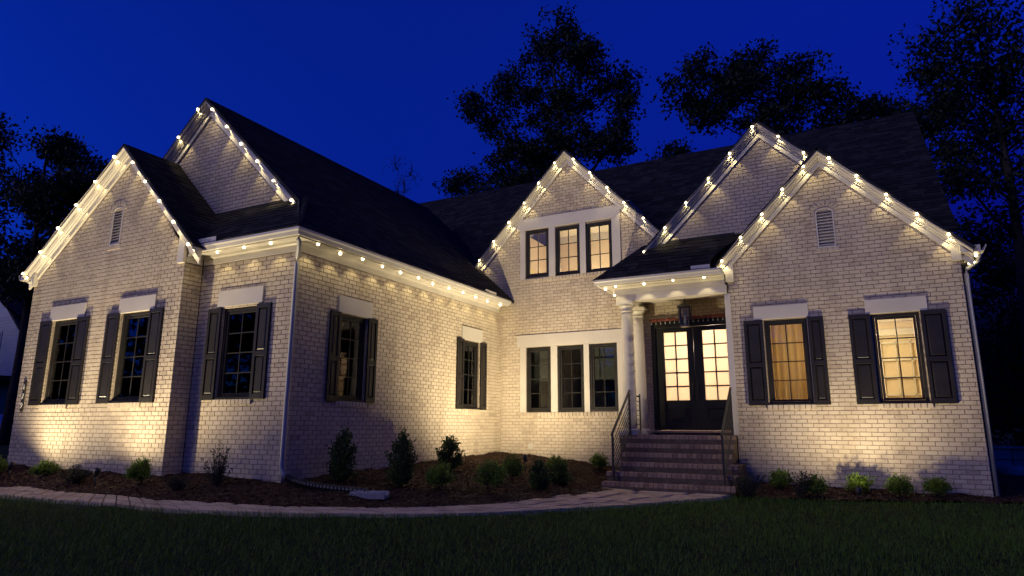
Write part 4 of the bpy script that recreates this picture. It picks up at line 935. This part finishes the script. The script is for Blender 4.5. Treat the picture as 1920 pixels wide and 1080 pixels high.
tree('big_tree', 'big dark tree filling the right edge behind the house', (4.6,24), 24, [(4.2,13.8,.95,.56),(3.4,13.2,.84,.46),(3.0,12.9,.53,.32),(4.7,13.2,.88,.77),(5.3,12.4,.77,.93),(3.5,12.2,.83,.49),(4.3,11.9,1.07,.77),(3.1,11.3,.69,.44),(4.0,10.6,1.16,.61),(4.9,10.6,.68,.92),(3.1,9.9,.55,.45),(4.1,9.3,1.14,.67),(4.7,8.0,.67,.98),(3.3,8.6,.58,.61),(3.9,7.5,.94,.83),(6.2,11.5,1,1),(6.2,9.4,1,1),(5.9,7.4,1,1),(6.6,13.6,1,.8)], .17, 30, .26, depth=.6)
tree('dark_evergreen', 'dense black tree low at the right edge beside the house corner', (5.6,27), 27, [(4.0,6.4,.9,.9),(5.2,6.9,1.1,1.1),(6.4,6.2,1.2,1.2),(4.2,4.6,1.0,1.1),(5.6,4.6,1.3,1.2),(7.0,4.5,1.3,1.2),(4.4,2.8,1.1,1.1),(5.8,2.6,1.4,1.1),(7.2,2.6,1.3,1.1),(8.2,5.5,1.2,1.4),(4.1,1.4,.9,.9),(5.6,1.2,1.3,.9),(7.2,1.2,1.2,.8)], .16, 44, .26)
f_ = 14/24
tree('dark_tree', 'dark leafy tree behind the left gable at the left edge', (-30.2,14), 14, [(x*f_,1.3+(z-1.3)*f_,rx*.62,rz*.62) for x,z,rx,rz in [(-56.7,22.7,1.42,1.25),(-51.9,21.6,1.27,.72),(-49.2,20.4,1.4,1.16),(-56.7,20.1,1.69,1.49),(-51.9,19.0,2.01,1.26),(-47.3,18.2,1.28,1.35),(-52.7,16.6,1.6,.98),(-48.7,16.0,1.54,1.2),(-56.0,16.5,1.29,1.62),(-46.4,15.9,.92,1.18),(-53.7,13.7,2.0,1.56),(-49.3,13.2,1.27,1.12),(-54.8,11.4,1.33,1.37),(-51.0,10.7,.85,.94),(-45.3,17.2,.9,1.0)]], .19, 52, .24, depth=.6)
tree('dark_evergreen', 'dense black tree behind the neighbouring house', (-33,19), 19, [(-36,8.5,1.6,1.6),(-33.8,7.8,1.5,1.5),(-31.8,6.8,1.4,1.4),(-35.5,5.6,1.8,1.6),(-33,5.2,1.6,1.6),(-31,4.8,1.2,1.5),(-35.4,3,1.8,1.4),(-32.6,2.9,1.6,1.4),(-38.5,9.5,1.8,1.8),(-38.5,6.5,1.8,1.8)], .18, 44, .26)

# ------------------------------------------------------------------ neighbours' house, car, retaining wall
NB = empty('neighbour_house', (-38,17,.3)); tag(NB, 'pale sided neighbouring house in the dark at the left edge', 'house')
def NP(x, z): return (x, z)
y = 17.0
mb = MB(); pr = [(-44,.2),(-36.3,.2),(-36.3,6.0),(-38.9,8.1),(-41.4,10.1),(-44,8.1)]; k = len(pr)
mb.add([(a,y,z) for a, z in pr]+[(a,y+8,z) for a, z in pr], [tuple(range(k)), tuple(range(k,2*k))[::-1]]+[((i+1)%k,i,k+i,k+(i+1)%k) for i in range(k)]); w_ = mb.build('wall', M_SIDING, NB)
for i in range(40):
    z = .35+.16*i; xr = -36.3 if z < 6 else -36.3-(z-6)*1.24
    if z < 6.6: MB().box(-43.9,xr-.02,y-.02,y-.002,z,z+.15).build('siding_board', M_SIDING, w_)
mb = MB(); mb.hexa([(-36.0,y-.35,5.75),(-36.0,y+8.3,5.75),(-41.4,y+8.3,10.1),(-41.4,y-.35,10.1)],[(-36.0,y-.35,5.9),(-36.0,y+8.3,5.9),(-41.4,y+8.3,10.27),(-41.4,y-.35,10.27)]); mb.build('roof', M_ROOFD, NB)
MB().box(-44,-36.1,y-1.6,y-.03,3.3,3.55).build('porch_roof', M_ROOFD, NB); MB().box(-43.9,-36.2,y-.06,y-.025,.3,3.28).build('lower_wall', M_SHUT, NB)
wnd = MB().box(-39.3,-38.2,y-.06,y-.03,4.6,5.9).build('window', M_SIDING, NB); MB().box(-39.2,-38.3,y-.07,y-.06,4.7,5.8).build('pane', M_BLACK, wnd)
CR = empty('parked_car', (-32.4,13.2,.2)); tag(CR, 'white parked car cut by the left edge of the photo', 'car')
cyy = 13.2; zc = float(gz(-32.4,13.2)); prof = [(-34.5,.35),(-30.4,.35),(-30.3,.75),(-30.5,.95),(-31.4,1.05),(-32.0,1.55),(-33.8,1.6),(-34.5,1.05)]
def extr(pr, y0, y1, nm, m_, par):
    k = len(pr); return MB().add([(a,y0,zc+z) for a, z in pr]+[(a,y1,zc+z) for a, z in pr], [tuple(range(k)), tuple(range(k,2*k))[::-1]]+[((i+1)%k,i,k+i,k+(i+1)%k) for i in range(k)]).build(nm, m_, par, bevel=.04)
body = extr(prof, cyy, cyy+1.75, 'body', M_CARP, CR)
for pr in ([(-31.55,1.08),(-32.08,1.47),(-32.7,1.49),(-32.7,1.08)],[(-32.78,1.08),(-32.78,1.49),(-33.7,1.51),(-34.2,1.10)]):
    k = 4; MB().add([(a,cyy-.006,zc+z) for a, z in pr], [(0,1,2,3)]).build('side_window', M_BLACK, CR)
for wx in (-31.15,-33.75):
    for wy in (cyy-.02, cyy+1.57):
        mb = MB(); mb.tube([(wx,wy,zc+.33),(wx,wy+.2,zc+.33)], .33, 20); w_ = mb.build('wheel', M_TYRE, CR, smooth=False); MB().tube([(wx,wy-.01,zc+.33),(wx,wy+.0,zc+.33)], .2, 12).build('rim', M_ALU, w_)
MB().box(-30.34,-30.26,cyy+.1,cyy+.4,zc+.72,zc+.85).build('headlight', M_ALU, CR); MB().box(-30.34,-30.26,cyy+1.35,cyy+1.65,zc+.72,zc+.85).build('headlight', M_ALU, CR)
RW = empty('retaining_wall', (4,22,0)); tag(RW, 'low dark stone retaining wall in the gloom right of the house', 'wall')
for j in range(4):
    x = 2.4
    while x < 9:
        w = random.uniform(.3,.6); MB().box(x,x+w-.02,21.9+random.uniform(-.02,.02),22.3,-.35+.27*j,-.35+.27*j+.25).build('stone', M_STONE, RW, bevel=.02); x += w
MB().box(2.35,9,21.84,22.34,.74,.80).build('cap_stone', M_STONE, RW, bevel=.01)
tag(MB().ball((3.2,20.6,.18), .32, 10, 7, 1.2, .9, .6).build('boulder', M_STONE, smooth=True), 'pale boulder on the ground right of the house corner', 'boulder')

# unseen trees added behind the camera to darken reflections in the unlit windows
PL = []; DL = []
for i in range(26):
    a = R(170+110*i/25+random.uniform(-2,2)); rr = random.uniform(42,52); hx, hy = rr*math.cos(a), rr*math.sin(a); hh = random.uniform(8,12)
    for k in range(70):
        c = np.array((hx+random.gauss(0,2.2), hy+random.gauss(0,2.2), random.uniform(.5,hh))); PL.append(c+RNG.normal(size=(26,3))*.7); DL.append(RNG.normal(size=(26,3)))
o = leaves(np.concatenate(PL), np.concatenate(DL), .55, .2, M_TREE, 'added_woods', None); tag(o, 'unseen line of trees added to darken the reflections in the unlit windows', 'added_woods', kind='stuff')
